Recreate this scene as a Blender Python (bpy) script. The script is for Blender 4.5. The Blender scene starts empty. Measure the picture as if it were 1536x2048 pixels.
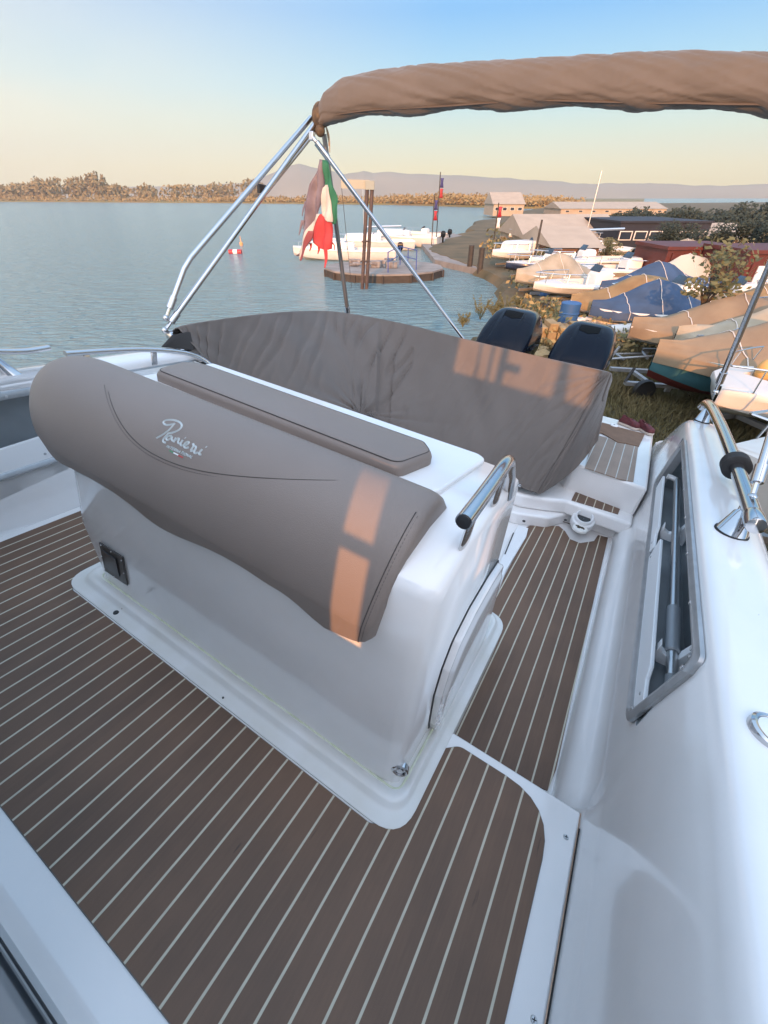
import bpy, bmesh, math, random
from mathutils import Vector, Matrix, noise
import numpy as np
R = math.radians
random.seed(7)
scene = bpy.context.scene
col = scene.collection

# ------------------------------------------------------------------ camera
CAM_H = 3.7                      # eye above the water
PITCH = 37.2069
cam_d = bpy.data.cameras.new("camera"); cam = bpy.data.objects.new("camera", cam_d); col.objects.link(cam)
cam_d.sensor_fit = 'VERTICAL'; cam_d.sensor_height = 36.0; cam_d.lens = 36 * 832.42 / 2048
cam_d.clip_start = 0.02; cam_d.clip_end = 20000
cam.location = (0, 0, CAM_H); cam.rotation_euler = (R(90 - PITCH), 0, 0)
scene.camera = cam

# boat frame (deck level below the eye, x athwart, y aft, z up) -> world; the hull sits bow-up and heeled on its trailer
ROT = Matrix(((0.847713, 0.516827, 0.119468), (-0.52624, 0.847706, 0.066827), (-0.066736, -0.119519, 0.990586)))
EYE = Vector((0, 0, 1.3))
ORG = Vector((0, 0, CAM_H)) - ROT @ EYE
MB = Matrix.Translation(ORG) @ ROT.to_4x4()

# ------------------------------------------------------------------ sky, sun, exposure
SUN_B = Vector((-.35, 1, -.2)).normalized()          # travel of the light in the boat frame
SUN_W = (ROT @ SUN_B).normalized()
elev = math.asin(-SUN_W.z); az = math.atan2(-SUN_W.x, -SUN_W.y)
world = bpy.data.worlds.new("World"); scene.world = world; world.use_nodes = True
nt = world.node_tree; nt.nodes.clear()
wo = nt.nodes.new('ShaderNodeOutputWorld'); bg = nt.nodes.new('ShaderNodeBackground')
sky = nt.nodes.new('ShaderNodeTexSky'); sky.sky_type = 'NISHITA'; sky.sun_disc = False
sky.sun_elevation = elev; sky.sun_rotation = az; sky.air_density = 1.0; sky.dust_density = 1.5; sky.ozone_density = 1.5
tc = nt.nodes.new('ShaderNodeTexCoord'); sx = nt.nodes.new('ShaderNodeSeparateXYZ')
nt.links.new(tc.outputs['Generated'], sx.inputs[0])
rmp = nt.nodes.new('ShaderNodeValToRGB'); nt.links.new(sx.outputs['Z'], rmp.inputs[0])
els = rmp.color_ramp.elements
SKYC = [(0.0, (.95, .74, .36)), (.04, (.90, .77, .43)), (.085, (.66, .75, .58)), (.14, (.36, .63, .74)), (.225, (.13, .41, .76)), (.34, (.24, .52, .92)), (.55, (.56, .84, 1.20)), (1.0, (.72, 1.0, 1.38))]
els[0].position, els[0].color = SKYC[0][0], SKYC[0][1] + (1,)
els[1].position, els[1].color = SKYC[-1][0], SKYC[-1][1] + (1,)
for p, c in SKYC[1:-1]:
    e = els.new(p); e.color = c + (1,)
# a whiter, warmer glow low on the left where the thin cloud is
nz = nt.nodes.new('ShaderNodeTexNoise'); nz.inputs['Scale'].default_value = 1.6; nz.inputs['Detail'].default_value = 3
mp = nt.nodes.new('ShaderNodeMapping'); mp.inputs['Scale'].default_value = (1, 1, 3.2); nt.links.new(tc.outputs['Generated'], mp.inputs[0]); nt.links.new(mp.outputs[0], nz.inputs['Vector'])
lf = nt.nodes.new('ShaderNodeMapRange'); nt.links.new(sx.outputs['X'], lf.inputs[0]); lf.inputs[1].default_value = 0.10; lf.inputs[2].default_value = -0.75; lf.inputs[3].default_value = 0; lf.inputs[4].default_value = 1
hi = nt.nodes.new('ShaderNodeMapRange'); nt.links.new(sx.outputs['Z'], hi.inputs[0]); hi.inputs[1].default_value = 0.55; hi.inputs[2].default_value = 0.05; hi.inputs[3].default_value = 0; hi.inputs[4].default_value = 1
m1 = nt.nodes.new('ShaderNodeMath'); m1.operation = 'MULTIPLY'; nt.links.new(lf.outputs[0], m1.inputs[0]); nt.links.new(hi.outputs[0], m1.inputs[1])
nr = nt.nodes.new('ShaderNodeMapRange'); nt.links.new(nz.outputs[0], nr.inputs[0]); nr.inputs[1].default_value = .3; nr.inputs[2].default_value = .6; nr.inputs[3].default_value = .45; nr.inputs[4].default_value = 1
m2 = nt.nodes.new('ShaderNodeMath'); m2.operation = 'MULTIPLY'; nt.links.new(m1.outputs[0], m2.inputs[0]); nt.links.new(nr.outputs[0], m2.inputs[1])
cl = nt.nodes.new('ShaderNodeMix'); cl.data_type = 'RGBA'; nt.links.new(m2.outputs[0], cl.inputs['Factor']); nt.links.new(rmp.outputs[0], cl.inputs['A']); cl.inputs['B'].default_value = (.92, .80, .60, 1)
# the physical sky carries part of the light, the clear-evening gradient the rest
sc = nt.nodes.new('ShaderNodeVectorMath'); sc.operation = 'SCALE'; sc.inputs['Scale'].default_value = 0.02; nt.links.new(sky.outputs[0], sc.inputs[0])
ms = nt.nodes.new('ShaderNodeVectorMath'); ms.operation = 'SCALE'; ms.inputs['Scale'].default_value = 1.0; nt.links.new(cl.outputs['Result'], ms.inputs[0])
ad = nt.nodes.new('ShaderNodeVectorMath'); ad.operation = 'ADD'; nt.links.new(sc.outputs[0], ad.inputs[0]); nt.links.new(ms.outputs[0], ad.inputs[1])
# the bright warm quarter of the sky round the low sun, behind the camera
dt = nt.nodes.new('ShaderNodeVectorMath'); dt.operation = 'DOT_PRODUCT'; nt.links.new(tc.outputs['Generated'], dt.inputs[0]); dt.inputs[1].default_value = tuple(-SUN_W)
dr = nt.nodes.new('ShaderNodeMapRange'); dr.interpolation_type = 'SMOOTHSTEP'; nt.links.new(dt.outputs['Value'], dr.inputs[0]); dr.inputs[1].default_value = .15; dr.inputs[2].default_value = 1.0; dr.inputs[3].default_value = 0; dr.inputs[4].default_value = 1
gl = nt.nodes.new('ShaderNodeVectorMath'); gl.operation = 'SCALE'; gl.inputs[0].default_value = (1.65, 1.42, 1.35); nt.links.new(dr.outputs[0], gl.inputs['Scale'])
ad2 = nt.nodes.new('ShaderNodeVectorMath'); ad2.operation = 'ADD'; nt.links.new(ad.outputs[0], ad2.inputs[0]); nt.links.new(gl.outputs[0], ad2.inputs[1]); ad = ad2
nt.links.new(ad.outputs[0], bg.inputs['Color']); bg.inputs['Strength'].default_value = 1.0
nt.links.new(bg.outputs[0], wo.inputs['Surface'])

sd = bpy.data.lights.new("sun", 'SUN'); sun = bpy.data.objects.new("sun", sd); col.objects.link(sun)
sd.energy = 5.0; sd.angle = R(0.6); sd.color = (1.0, .44, .15)
sun.rotation_euler = SUN_W.to_track_quat('-Z', 'Y').to_euler(); sun.location = (0, -5, 20)
scene.view_settings.view_transform = 'Standard'; scene.view_settings.look = 'None'
scene.view_settings.exposure = 0.25; scene.view_settings.gamma = 1.0

# ------------------------------------------------------------------ measuring: a photo point on a known plane -> metres
CF = 832.42
def ray_w(px, py):
    th = R(PITCH); c = Vector(((px - 768) / CF, (py - 1024) / CF, 1))
    return Vector((c.x, -math.sin(th) * c.y + math.cos(th) * c.z, -math.cos(th) * c.y - math.sin(th) * c.z))
def ray_b(px, py): return ROT.transposed() @ ray_w(px, py)
def bt(px, py, X=None, Y=None, Z=None):              # boat-frame point on the plane X=, Y= or Z=
    d = ray_b(px, py)
    t = X / d.x if X is not None else (Y / d.y if Y is not None else (Z - 1.3) / d.z)
    return EYE + d * t
def gw(px, py, z=0.0):                                # world point on the level z
    d = ray_w(px, py); return Vector((0, 0, CAM_H)) + d * ((z - CAM_H) / d.z)
def gy(px, py, y):                                    # world point at distance y
    d = ray_w(px, py); return Vector((0, 0, CAM_H)) + d * (y / d.y)

# ------------------------------------------------------------------ materials
def mat(name, c, rough=.5, metal=0, var=0, vscale=5, bump=0, bscale=60, coat=0, spec=.5, vdist=.5, c2=None, stretch=None, detail=4, alpha=None, sheen=0, trans=0, specks=0):
    m = bpy.data.materials.new(name); m.use_nodes = True; n = m.node_tree.nodes; l = m.node_tree.links
    p = n['Principled BSDF']; p.inputs['Base Color'].default_value = (*c, 1); p.inputs['Roughness'].default_value = rough
    p.inputs['Metallic'].default_value = metal; p.inputs['Coat Weight'].default_value = coat; p.inputs['Coat Roughness'].default_value = .08
    p.inputs['Specular IOR Level'].default_value = spec; p.inputs['Sheen Weight'].default_value = sheen; p.inputs['Transmission Weight'].default_value = trans
    t = n.new('ShaderNodeTexCoord'); src = t.outputs['Object']
    if stretch:
        mp = n.new('ShaderNodeMapping'); mp.inputs['Scale'].default_value = stretch; l.new(src, mp.inputs[0]); src = mp.outputs[0]
    if var or c2:
        z = n.new('ShaderNodeTexNoise'); z.inputs['Scale'].default_value = vscale; z.inputs['Detail'].default_value = detail; l.new(src, z.inputs['Vector'])
        r = n.new('ShaderNodeMapRange'); l.new(z.outputs[0], r.inputs[0]); r.inputs[1].default_value = .5 - vdist * .4; r.inputs[2].default_value = .5 + vdist * .4
        mx = n.new('ShaderNodeMix'); mx.data_type = 'RGBA'; l.new(r.outputs[0], mx.inputs['Factor'])
        mx.inputs['A'].default_value = (*c, 1); b = c2 if c2 else tuple(max(0, x * (1 - var)) for x in c)
        mx.inputs['B'].default_value = (*b, 1); l.new(mx.outputs['Result'], p.inputs['Base Color'])
    if specks:
        vo = n.new('ShaderNodeTexVoronoi'); vo.inputs['Scale'].default_value = 10; l.new(t.outputs['Object'], vo.inputs['Vector'])
        sz = n.new('ShaderNodeSeparateXYZ'); l.new(vo.outputs['Color'], sz.inputs[0]); th = n.new('ShaderNodeMapRange'); l.new(sz.outputs['X'], th.inputs[0]); th.inputs[1].default_value = .82; th.inputs[2].default_value = 1; th.inputs[3].default_value = 0; th.inputs[4].default_value = .045
        lt_ = n.new('ShaderNodeMath'); lt_.operation = 'LESS_THAN'; l.new(vo.outputs['Distance'], lt_.inputs[0]); l.new(th.outputs[0], lt_.inputs[1])
        sc2 = n.new('ShaderNodeTexNoise'); sc2.inputs['Scale'].default_value = 7; sc2.inputs['Detail'].default_value = 8; sc2.inputs['Distortion'].default_value = 1.5; l.new(t.outputs['Object'], sc2.inputs['Vector'])
        sm = n.new('ShaderNodeMapRange'); l.new(sc2.outputs[0], sm.inputs[0]); sm.inputs[1].default_value = .60; sm.inputs[2].default_value = .72; sm.inputs[4].default_value = .22
        mxx = lt_
        mk = n.new('ShaderNodeMath'); mk.operation = 'MULTIPLY'; mk.inputs[1].default_value = specks; l.new(mxx.outputs[0], mk.inputs[0])
        old = p.inputs['Base Color'].links[0].from_socket if p.inputs['Base Color'].links else None
        m3 = n.new('ShaderNodeMix'); m3.data_type = 'RGBA'; l.new(mk.outputs[0], m3.inputs['Factor'])
        if old: l.new(old, m3.inputs['A'])
        else: m3.inputs['A'].default_value = (*c, 1)
        m3.inputs['B'].default_value = (.22, .19, .15, 1); l.new(m3.outputs['Result'], p.inputs['Base Color'])
        rv = n.new('ShaderNodeMapRange'); l.new(sc2.outputs[0], rv.inputs[0]); rv.inputs[1].default_value = .3; rv.inputs[2].default_value = .7; rv.inputs[3].default_value = rough * .85; rv.inputs[4].default_value = rough * 1.2; l.new(rv.outputs[0], p.inputs['Roughness'])
    if bump:
        z2 = n.new('ShaderNodeTexNoise'); z2.inputs['Scale'].default_value = bscale; z2.inputs['Detail'].default_value = 3; l.new(src, z2.inputs['Vector'])
        bu = n.new('ShaderNodeBump'); bu.inputs['Strength'].default_value = bump; bu.inputs['Distance'].default_value = .01
        l.new(z2.outputs[0], bu.inputs['Height']); l.new(bu.outputs[0], p.inputs['Normal'])
    return m
GEL = mat('white_gelcoat', (.82, .80, .79), .20, vscale=4, bump=.012, bscale=120, coat=.8, c2=(.76, .75, .74), specks=.75)
GELN = mat('nonskid_gelcoat', (.78, .78, .79), .55, bump=.10, bscale=420, c2=(.73, .74, .76), vscale=3)
GRIME = mat('gelcoat_with_grime', (.78, .78, .78), .4, c2=(.62, .60, .54), vscale=8, vdist=1.0, detail=9, bump=.03, bscale=200, coat=.3, specks=.7)
VINYL = mat('taupe_vinyl', (.232, .188, .164), .44, var=.1, vscale=4, bump=.16, bscale=520, spec=.45)
VINYL2 = mat('taupe_vinyl_side', (.22, .18, .155), .46, bump=.05, bscale=900)
THREAD = mat('dark_thread', (.06, .05, .045), .7)
CANVAS = mat('taupe_canvas', (.126, .105, .092), .75, var=.12, vscale=3, bump=.12, bscale=500, sheen=.2)
BROWN = mat('brown_bimini_canvas', (.104, .090, .075), .72, var=.14, vscale=6, bump=.12, bscale=400, sheen=.2)
STEEL = mat('polished_steel', (.56, .56, .57), .11, 1, bump=.015, bscale=60)
ALU = mat('brushed_aluminium', (.58, .59, .60), .34, 1, bump=.04, bscale=200)
GREY = mat('grey_anodised_frame', (.42, .43, .44), .3, .5, c2=(.34, .35, .36), vscale=20)
DGREY = mat('grey_locker_lining', (.27, .30, .32), .6, var=.2, vscale=8)
BLACK = mat('black_rubber', (.012, .012, .013), .55)
BPLAS = mat('black_plastic', (.02, .02, .022), .3)
DGLASS = mat('dark_glass', (.02, .03, .045), .08, spec=.6)
WPLAS = mat('white_plastic', (.78, .79, .80), .35)
COWL = mat('black_cowling_paint', (.003, .006, .014), .10, coat=.0, spec=.16)
COWL2 = mat('black_cowling_side', (.005, .005, .007), .18, coat=.1, spec=.2)
SILVER = mat('silver_trim', (.55, .55, .57), .3, .8)
ORANGE = mat('orange_lens', (.6, .16, .02), .3)
WET = mat('yellow_sealant', (.52, .56, .38), .5, c2=(.66, .68, .58), vscale=30)

def teak_mat(name, pitch, off, c=(.172, .100, .064), c2=(.108, .067, .046), caulk=(.62, .57, .45), w=.0058):
    m = bpy.data.materials.new(name); m.use_nodes = True; n = m.node_tree.nodes; l = m.node_tree.links; p = n['Principled BSDF']
    t = n.new('ShaderNodeTexCoord'); s = n.new('ShaderNodeSeparateXYZ'); l.new(t.outputs['Object'], s.inputs[0])
    def M(op, a, b):
        k = n.new('ShaderNodeMath'); k.operation = op
        for i, v in enumerate((a, b)):
            if v is None: continue
            if isinstance(v, (int, float)): k.inputs[i].default_value = v
            else: l.new(v, k.inputs[i])
        return k.outputs[0]
    wz = n.new('ShaderNodeTexNoise'); wz.inputs['Scale'].default_value = 9; l.new(t.outputs['Object'], wz.inputs['Vector'])
    xx = M('ADD', M('SUBTRACT', s.outputs['X'], off), M('MULTIPLY', M('SUBTRACT', wz.outputs[0], .5), .0012))
    u = M('DIVIDE', xx, pitch); fr = M('FRACT', M('ADD', u, 100.5), None); dd = M('ABSOLUTE', M('SUBTRACT', fr, .5), None)   # 0 on the seam
    mk = n.new('ShaderNodeMapRange'); l.new(dd, mk.inputs[0]); mk.inputs[1].default_value = w / 2 / pitch + .008; mk.inputs[2].default_value = w / 2 / pitch - .008; mk.inputs[3].default_value = 0; mk.inputs[4].default_value = 1
    pl = M('FLOOR', M('ADD', u, 100.5), None)
    wn = n.new('ShaderNodeTexWhiteNoise'); wn.noise_dimensions = '1D'; l.new(pl, wn.inputs['W'])
    mp = n.new('ShaderNodeMapping'); mp.inputs['Scale'].default_value = (55, 3.5, 1); l.new(t.outputs['Object'], mp.inputs[0])
    g = n.new('ShaderNodeTexNoise'); g.inputs['Scale'].default_value = 3; g.inputs['Detail'].default_value = 7; g.inputs['Roughness'].default_value = .65; l.new(mp.outputs[0], g.inputs['Vector'])
    g2 = n.new('ShaderNodeTexNoise'); g2.inputs['Scale'].default_value = 3.3; g2.inputs['Detail'].default_value = 4; l.new(t.outputs['Object'], g2.inputs['Vector'])
    f = M('ADD', M('MULTIPLY', g.outputs[0], .9), M('MULTIPLY', wn.outputs[0], .16)); f = M('ADD', f, M('MULTIPLY', M('SUBTRACT', g2.outputs[0], .5), 2.0)); f = M('SUBTRACT', f, .18)
    mx = n.new('ShaderNodeMix'); mx.data_type = 'RGBA'; l.new(f, mx.inputs['Factor']); mx.inputs['A'].default_value = (*c, 1); mx.inputs['B'].default_value = (*c2, 1)
    # dark scuffs along the grain
    mp2 = n.new('ShaderNodeMapping'); mp2.inputs['Scale'].default_value = (26, 3.2, 1); l.new(t.outputs['Object'], mp2.inputs[0])
    sf = n.new('ShaderNodeTexNoise'); sf.inputs['Scale'].default_value = 2.1; sf.inputs['Detail'].default_value = 3; l.new(mp2.outputs[0], sf.inputs['Vector'])
    sr = n.new('ShaderNodeMapRange'); l.new(sf.outputs[0], sr.inputs[0]); sr.inputs[1].default_value = .70; sr.inputs[2].default_value = .78; sr.inputs[4].default_value = .6
    mz = n.new('ShaderNodeMix'); mz.data_type = 'RGBA'; l.new(sr.outputs[0], mz.inputs['Factor']); l.new(mx.outputs['Result'], mz.inputs['A']); mz.inputs['B'].default_value = (.025, .02, .019, 1)
    cz = n.new('ShaderNodeTexNoise'); cz.inputs['Scale'].default_value = 24; cz.inputs['Detail'].default_value = 5; l.new(t.outputs['Object'], cz.inputs['Vector'])
    cm = n.new('ShaderNodeMix'); cm.data_type = 'RGBA'; l.new(cz.outputs[0], cm.inputs['Factor']); cm.inputs['A'].default_value = (*caulk, 1); cm.inputs['B'].default_value = (*[x * .72 for x in caulk], 1)
    mc = n.new('ShaderNodeMix'); mc.data_type = 'RGBA'; l.new(mk.outputs[0], mc.inputs['Factor']); l.new(mz.outputs['Result'], mc.inputs['A']); l.new(cm.outputs['Result'], mc.inputs['B'])
    l.new(mc.outputs['Result'], p.inputs['Base Color']); p.inputs['Roughness'].default_value = .62
    fz = n.new('ShaderNodeTexNoise'); fz.inputs['Scale'].default_value = 500; l.new(t.outputs['Object'], fz.inputs['Vector'])
    h = M('ADD', M('MULTIPLY', fz.outputs[0], .35), M('MULTIPLY', g.outputs[0], .5)); h = M('SUBTRACT', h, M('MULTIPLY', mk.outputs[0], .5))
    bu = n.new('ShaderNodeBump'); bu.inputs['Strength'].default_value = .35; bu.inputs['Distance'].default_value = .003; l.new(h, bu.inputs['Height']); l.new(bu.outputs[0], p.inputs['Normal'])
    return m
PITCHX = .0563
TEAK = teak_mat('teak_planks_upper', PITCHX, -1.2846 * 1.3)
TEAKW = teak_mat('teak_planks_walkway', .0561, -.105)
TEAKS = teak_mat('teak_planks_pale', .066, -.03, c=(.30, .225, .175), c2=(.21, .16, .125), caulk=(.55, .56, .53))

# ------------------------------------------------------------------ builders
class MB_:
    def __init__(s): s.v = []; s.f = []
    def add(s, v, f):
        o = len(s.v); s.v += [Vector(p) for p in v]; s.f += [tuple(i + o for i in q) for q in f]; return s
    def box(s, a, b):
        (x0, y0, z0), (x1, y1, z1) = a, b
        v = [(x0, y0, z0), (x1, y0, z0), (x1, y1, z0), (x0, y1, z0), (x0, y0, z1), (x1, y0, z1), (x1, y1, z1), (x0, y1, z1)]
        return s.add(v, [(0, 3, 2, 1), (4, 5, 6, 7), (0, 1, 5, 4), (1, 2, 6, 5), (2, 3, 7, 6), (3, 0, 4, 7)])
    def obox(s, c, ax, ay, az_):        # oriented box: centre and three half-axis vectors
        c = Vector(c); v = [c + i * Vector(ax) + j * Vector(ay) + k * Vector(az_) for k in (-1, 1) for (i, j) in ((-1, -1), (1, -1), (1, 1), (-1, 1))]
        return s.add(v, [(0, 3, 2, 1), (4, 5, 6, 7), (0, 1, 5, 4), (1, 2, 6, 5), (2, 3, 7, 6), (3, 0, 4, 7)])
    def loft(s, rings, closed=True, caps=True):
        n = len(rings[0]); v = [p for r in rings for p in r]; f = []
        for i in range(len(rings) - 1):
            for j in range(n if closed else n - 1):
                k = (j + 1) % n; f.append((i * n + j, i * n + k, (i + 1) * n + k, (i + 1) * n + j))
        if caps: f.append(tuple(range(n))[::-1]); f.append(tuple(range((len(rings) - 1) * n, len(rings) * n)))
        return s.add(v, f)
    def tube(s, pts, r, n=12, caps=True, smooth_path=0):
        pts = [Vector(p) for p in pts]
        if smooth_path: pts = smooth(pts, smooth_path)
        if isinstance(r, (list, tuple)):
            m_ = len(r) - 1; rs = []
            for i in range(len(pts)):
                q = i / max(len(pts) - 1, 1) * m_; j = min(int(q), m_ - 1); rs.append(r[j] * (1 - q + j) + r[j + 1] * (q - j))
        else: rs = [r] * len(pts)
        rings = []; up = None
        for i, p in enumerate(pts):
            t = (pts[min(i + 1, len(pts) - 1)] - pts[max(i - 1, 0)]).normalized()
            if up is None: up = t.orthogonal().normalized()
            a = (up - t * up.dot(t)).normalized(); up = a; b = t.cross(a)
            rings.append([p + (a * math.cos(2 * math.pi * k / n) + b * math.sin(2 * math.pi * k / n)) * rs[i] for k in range(n)])
        return s.loft(rings, True, caps)
    def prism(s, poly, d):              # polygon (3-D points) pushed along d
        d = Vector(d); n = len(poly); v = [Vector(p) for p in poly] + [Vector(p) + d for p in poly]
        return s.add(v, [tuple(range(n))[::-1], tuple(range(n, 2 * n))] + [(i, (i + 1) % n, n + (i + 1) % n, n + i) for i in range(n)])
    def ring(s, outer, inner, d):       # two equal-length loops -> frame with thickness d
        d = Vector(d); n = len(outer); O = [Vector(p) for p in outer]; I = [Vector(p) for p in inner]
        v = O + I + [p + d for p in O] + [p + d for p in I]; f = []
        for i in range(n):
            k = (i + 1) % n
            f += [(i, k, n + k, n + i), (2 * n + i, 3 * n + i, 3 * n + k, 2 * n + k), (i, 2 * n + i, 2 * n + k, k), (n + i, n + k, 3 * n + k, 3 * n + i)]
        return s.add(v, f)
    def grid(s, rows, closed=False):
        return s.loft(rows, closed, False)
    def ball(s, c, r, n=10, sc=(1, 1, 1)):
        c = Vector(c); rings = []
        for i in range(n + 1):
            a = math.pi * i / n; rr = max(math.sin(a), .02)
            rings.append([c + Vector((r * rr * math.cos(2 * math.pi * k / (n + 2)) * sc[0], r * rr * math.sin(2 * math.pi * k / (n + 2)) * sc[1], -r * math.cos(a) * sc[2])) for k in range(n + 2)])
        return s.loft(rings)
def smooth(pts, it=2):
    for _ in range(it):
        q = [pts[0]]
        for a, b in zip(pts, pts[1:]): q += [a.lerp(b, .25), a.lerp(b, .75)]
        q.append(pts[-1]); pts = q
    return pts
def rpoly(pts, rad, n=6):               # 2-D polygon with rounded corners; rad a number or a list
    out = []; N = len(pts)
    for i in range(N):
        p = Vector(pts[i]); a = (Vector(pts[i - 1]) - p); b = (Vector(pts[(i + 1) % N]) - p)
        r = rad[i] if isinstance(rad, (list, tuple)) else rad
        if r <= 0: out.append(p); continue
        ang = a.angle(b); d = min(r / math.tan(ang / 2), a.length * .49, b.length * .49)
        p1 = p + a.normalized() * d; p2 = p + b.normalized() * d
        for k in range(n + 1):
            t = k / n; out.append(p1.lerp(p, t).lerp(p.lerp(p2, t), t))
    return out
BOAT_FRAME = {}
def thing(name, label, cat, loc=(0, 0, 0), group=None, boat=False, rz=0, kind=None):
    o = bpy.data.objects.new(name, None); col.objects.link(o); o.empty_display_size = .2
    if boat: o.matrix_world = MB @ Matrix.Translation(Vector(loc))
    else: o.matrix_world = Matrix.Translation(Vector(loc)) @ Matrix.Rotation(rz, 4, 'Z')
    o['label'] = label; o['category'] = cat
    if group: o['group'] = group
    if kind: o['kind'] = kind
    BOAT_FRAME[o.name] = Vector(loc)
    return o
def build(mb, name, m, parent=None, shade=True, bevel=0, seg=2, angle=35, off=None, label=None, solid=0, sub=0):
    me = bpy.data.meshes.new(name)
    if off is None: off = BOAT_FRAME.get(parent.name) if parent else None
    vs = [p - off for p in mb.v] if off else mb.v
    me.from_pydata([tuple(p) for p in vs], [], mb.f); me.validate()
    bm = bmesh.new(); bm.from_mesh(me); bmesh.ops.recalc_face_normals(bm, faces=bm.faces); bm.to_mesh(me); bm.free()
    me.materials.append(m); o = bpy.data.objects.new(name, me); col.objects.link(o)
    if parent: o.parent = parent; BOAT_FRAME[o.name] = off
    if solid:
        k = o.modifiers.new('solid', 'SOLIDIFY'); k.thickness = solid; k.offset = 0
    if bevel:
        k = o.modifiers.new('bevel', 'BEVEL'); k.width = bevel; k.segments = seg; k.limit_method = 'ANGLE'; k.angle_limit = R(angle); k.harden_normals = False
    if sub:
        k = o.modifiers.new('sub', 'SUBSURF'); k.levels = sub; k.render_levels = sub
    if shade:
        me.shade_smooth(); 
        if not sub:
            me.set_sharp_from_angle(angle=R(40))
    if label: o['label'] = label
    return o
def boatsolo(mb, name, m, label, cat, loc, **k):   # a one-mesh thing in the boat frame
    o = build(mb, name, m, off=Vector(loc), **k); o.matrix_world = MB @ Matrix.Translation(Vector(loc)); o['label'] = label; o['category'] = cat
    return o
def solo(mb, name, m, label=None, cat=None, loc=(0, 0, 0), kind=None, group=None, **k):
    o = build(mb, name, m, off=Vector(loc), **k); o.location = Vector(loc)
    if label: o['label'] = label
    if cat: o['category'] = cat
    if kind: o['kind'] = kind
    if group: o['group'] = group
    return o
def copy_tree(o, parent=None):
    c = o.copy(); col.objects.link(c); c.parent = parent
    for ch in list(o.children): copy_tree(ch, c)
    return c
def MX(x): return -1.76 - x             # mirror of the boat about its centreline

exec_parts = []
# =================================================================== THE BOAT
boat = thing('motor_boat', 'white motor boat with striped brown teak decking, seen from its own deck looking aft', 'boat', (0, 0, 0), boat=True)

# ---- hull and side walls: cross sections lofted along the boat
OPEN_Y = (.97, 2.78); OPEN_Z = (.27, .575)
def top_z(y):
    if y < 2.95: return .62
    t = min((y - 2.95) / .95, 1); return .62 - .42 * (t * t * (3 - 2 * t))
def side(mirror, name):
    OPEN_Y = (.2, 1.7) if mirror else (.97, 2.78)
    ys = [-.7, -.3, .2, .6, .80, .832, .86, .93, OPEN_Y[0], 1.3, 1.7, 2.1, 2.5, OPEN_Y[1], 2.95, 3.05, 3.15, 3.25, 3.35, 3.45, 3.55, 3.65, 3.75, 3.85, 3.92]
    rows = []
    for y in ys:
        zt = top_z(y); k = zt / .62; low = y > .84
        w = 1 if y < 2.9 else 1 - .3 * min((y - 2.9) / 1.0, 1) ** 2
        xi = .372
        pr = [(.300 if low else .352, -.19 if low else -.012), (.306 if low else .353, -.13 if low else .0), (.322 if low else .357, -.07 if low else .02), (.350 if low else .362, -.045 if low else .045),
              (xi - .003, -.02 if low else .075), (xi, .06 if low else .1), (xi + .002, OPEN_Z[0] * k), (xi + .010, OPEN_Z[1] * k), (.390, zt - .012), (.402, zt + .004), (.425, zt + .012),
              (.50, zt + .016), (.555, zt + .010), (.585, zt - .008), (.600, zt - .04), (.605, zt - .10), (.60, zt - .16), (.585, zt - .2 * k), (.56, -.2), (.50, -.7), (.15, -1.0), (-.40, -1.2)]
        rows.append([Vector(((MX(x) if mirror else x), y, z)) for x, z in pr])
    mb = MB_(); n = len(rows[0]); v = [p for r in rows for p in r]; f = []
    for i in range(len(rows) - 1):
        for j in range(n - 1):
            if j == 6 and ys[i] >= OPEN_Y[0] - 1e-6 and ys[i + 1] <= OPEN_Y[1] + 1e-6: continue
            f.append((i * n + j, i * n + j + 1, (i + 1) * n + j + 1, (i + 1) * n + j))
    f.append(tuple((len(rows) - 1) * n + j for j in range(n)))
    mb.add(v, f); return build(mb, name, GEL, boat)
sr = side(False, 'hull_side'); sl = side(True, 'hull_side')
for s_ in (sr, sl): s_.data.set_sharp_from_angle(angle=R(60))
k = MB_(); k.prism([(-.40, 3.92, -1.2), (MX(-.40), 3.92, -1.2), (MX(.50), 3.92, -.7), (MX(.56), 3.92, -.2), (.56, 3.92, -.2), (.50, 3.92, -.7)], (0, -.05, 0)); build(k, 'transom', GEL, boat)

# ---- decks
k = MB_(); k.box((MX(.350), -.30, -.30), (.3485, .828, -.004)); deck = build(k, 'deck', GEL, boat, bevel=.006)
k = MB_(); k.box((MX(.36), .829, -.26), (.36, 3.2, -.186)); build(k, 'walkway_floor', GEL, boat)
# gap line beside the removable deck
k = MB_(); k.tube([(.3502, -.3, -.001), (.3506, .5, -.001), (.350, .78, -.001)], .0022, 6); build(k, 'deck_seam', BLACK, boat)
# teak on the upper deck
tp = [(-2.055, -.024), (.272, -.024), (.276, .795), (-.02, .795), (-.058, .76), (-.064, .60), (-.085, .515), (-.14, .463), (-1.55, .463), (-1.60, .49), (-1.635, .54), (-1.63, .80), (-2.055, .80)]
rd = [0, 0, .15, .04, .02, .03, .04, .03, .03, .03, .03, 0, 0]
k = MB_(); k.prism([(p.x, p.y, -.0035) for p in rpoly(tp, rd)], (0, 0, .0055)); tk = build(k, 'teak_panel', TEAK, boat, shade=False)
# dark edge line of the panel
loop = [Vector((p.x, p.y, -.001)) for p in rpoly(tp, rd)]; k = MB_(); k.tube(loop + [loop[0]], .0022, 5); build(k, 'panel_edge', mat('grey_edge_sealant', (.16, .16, .15), .7), boat)
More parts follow.
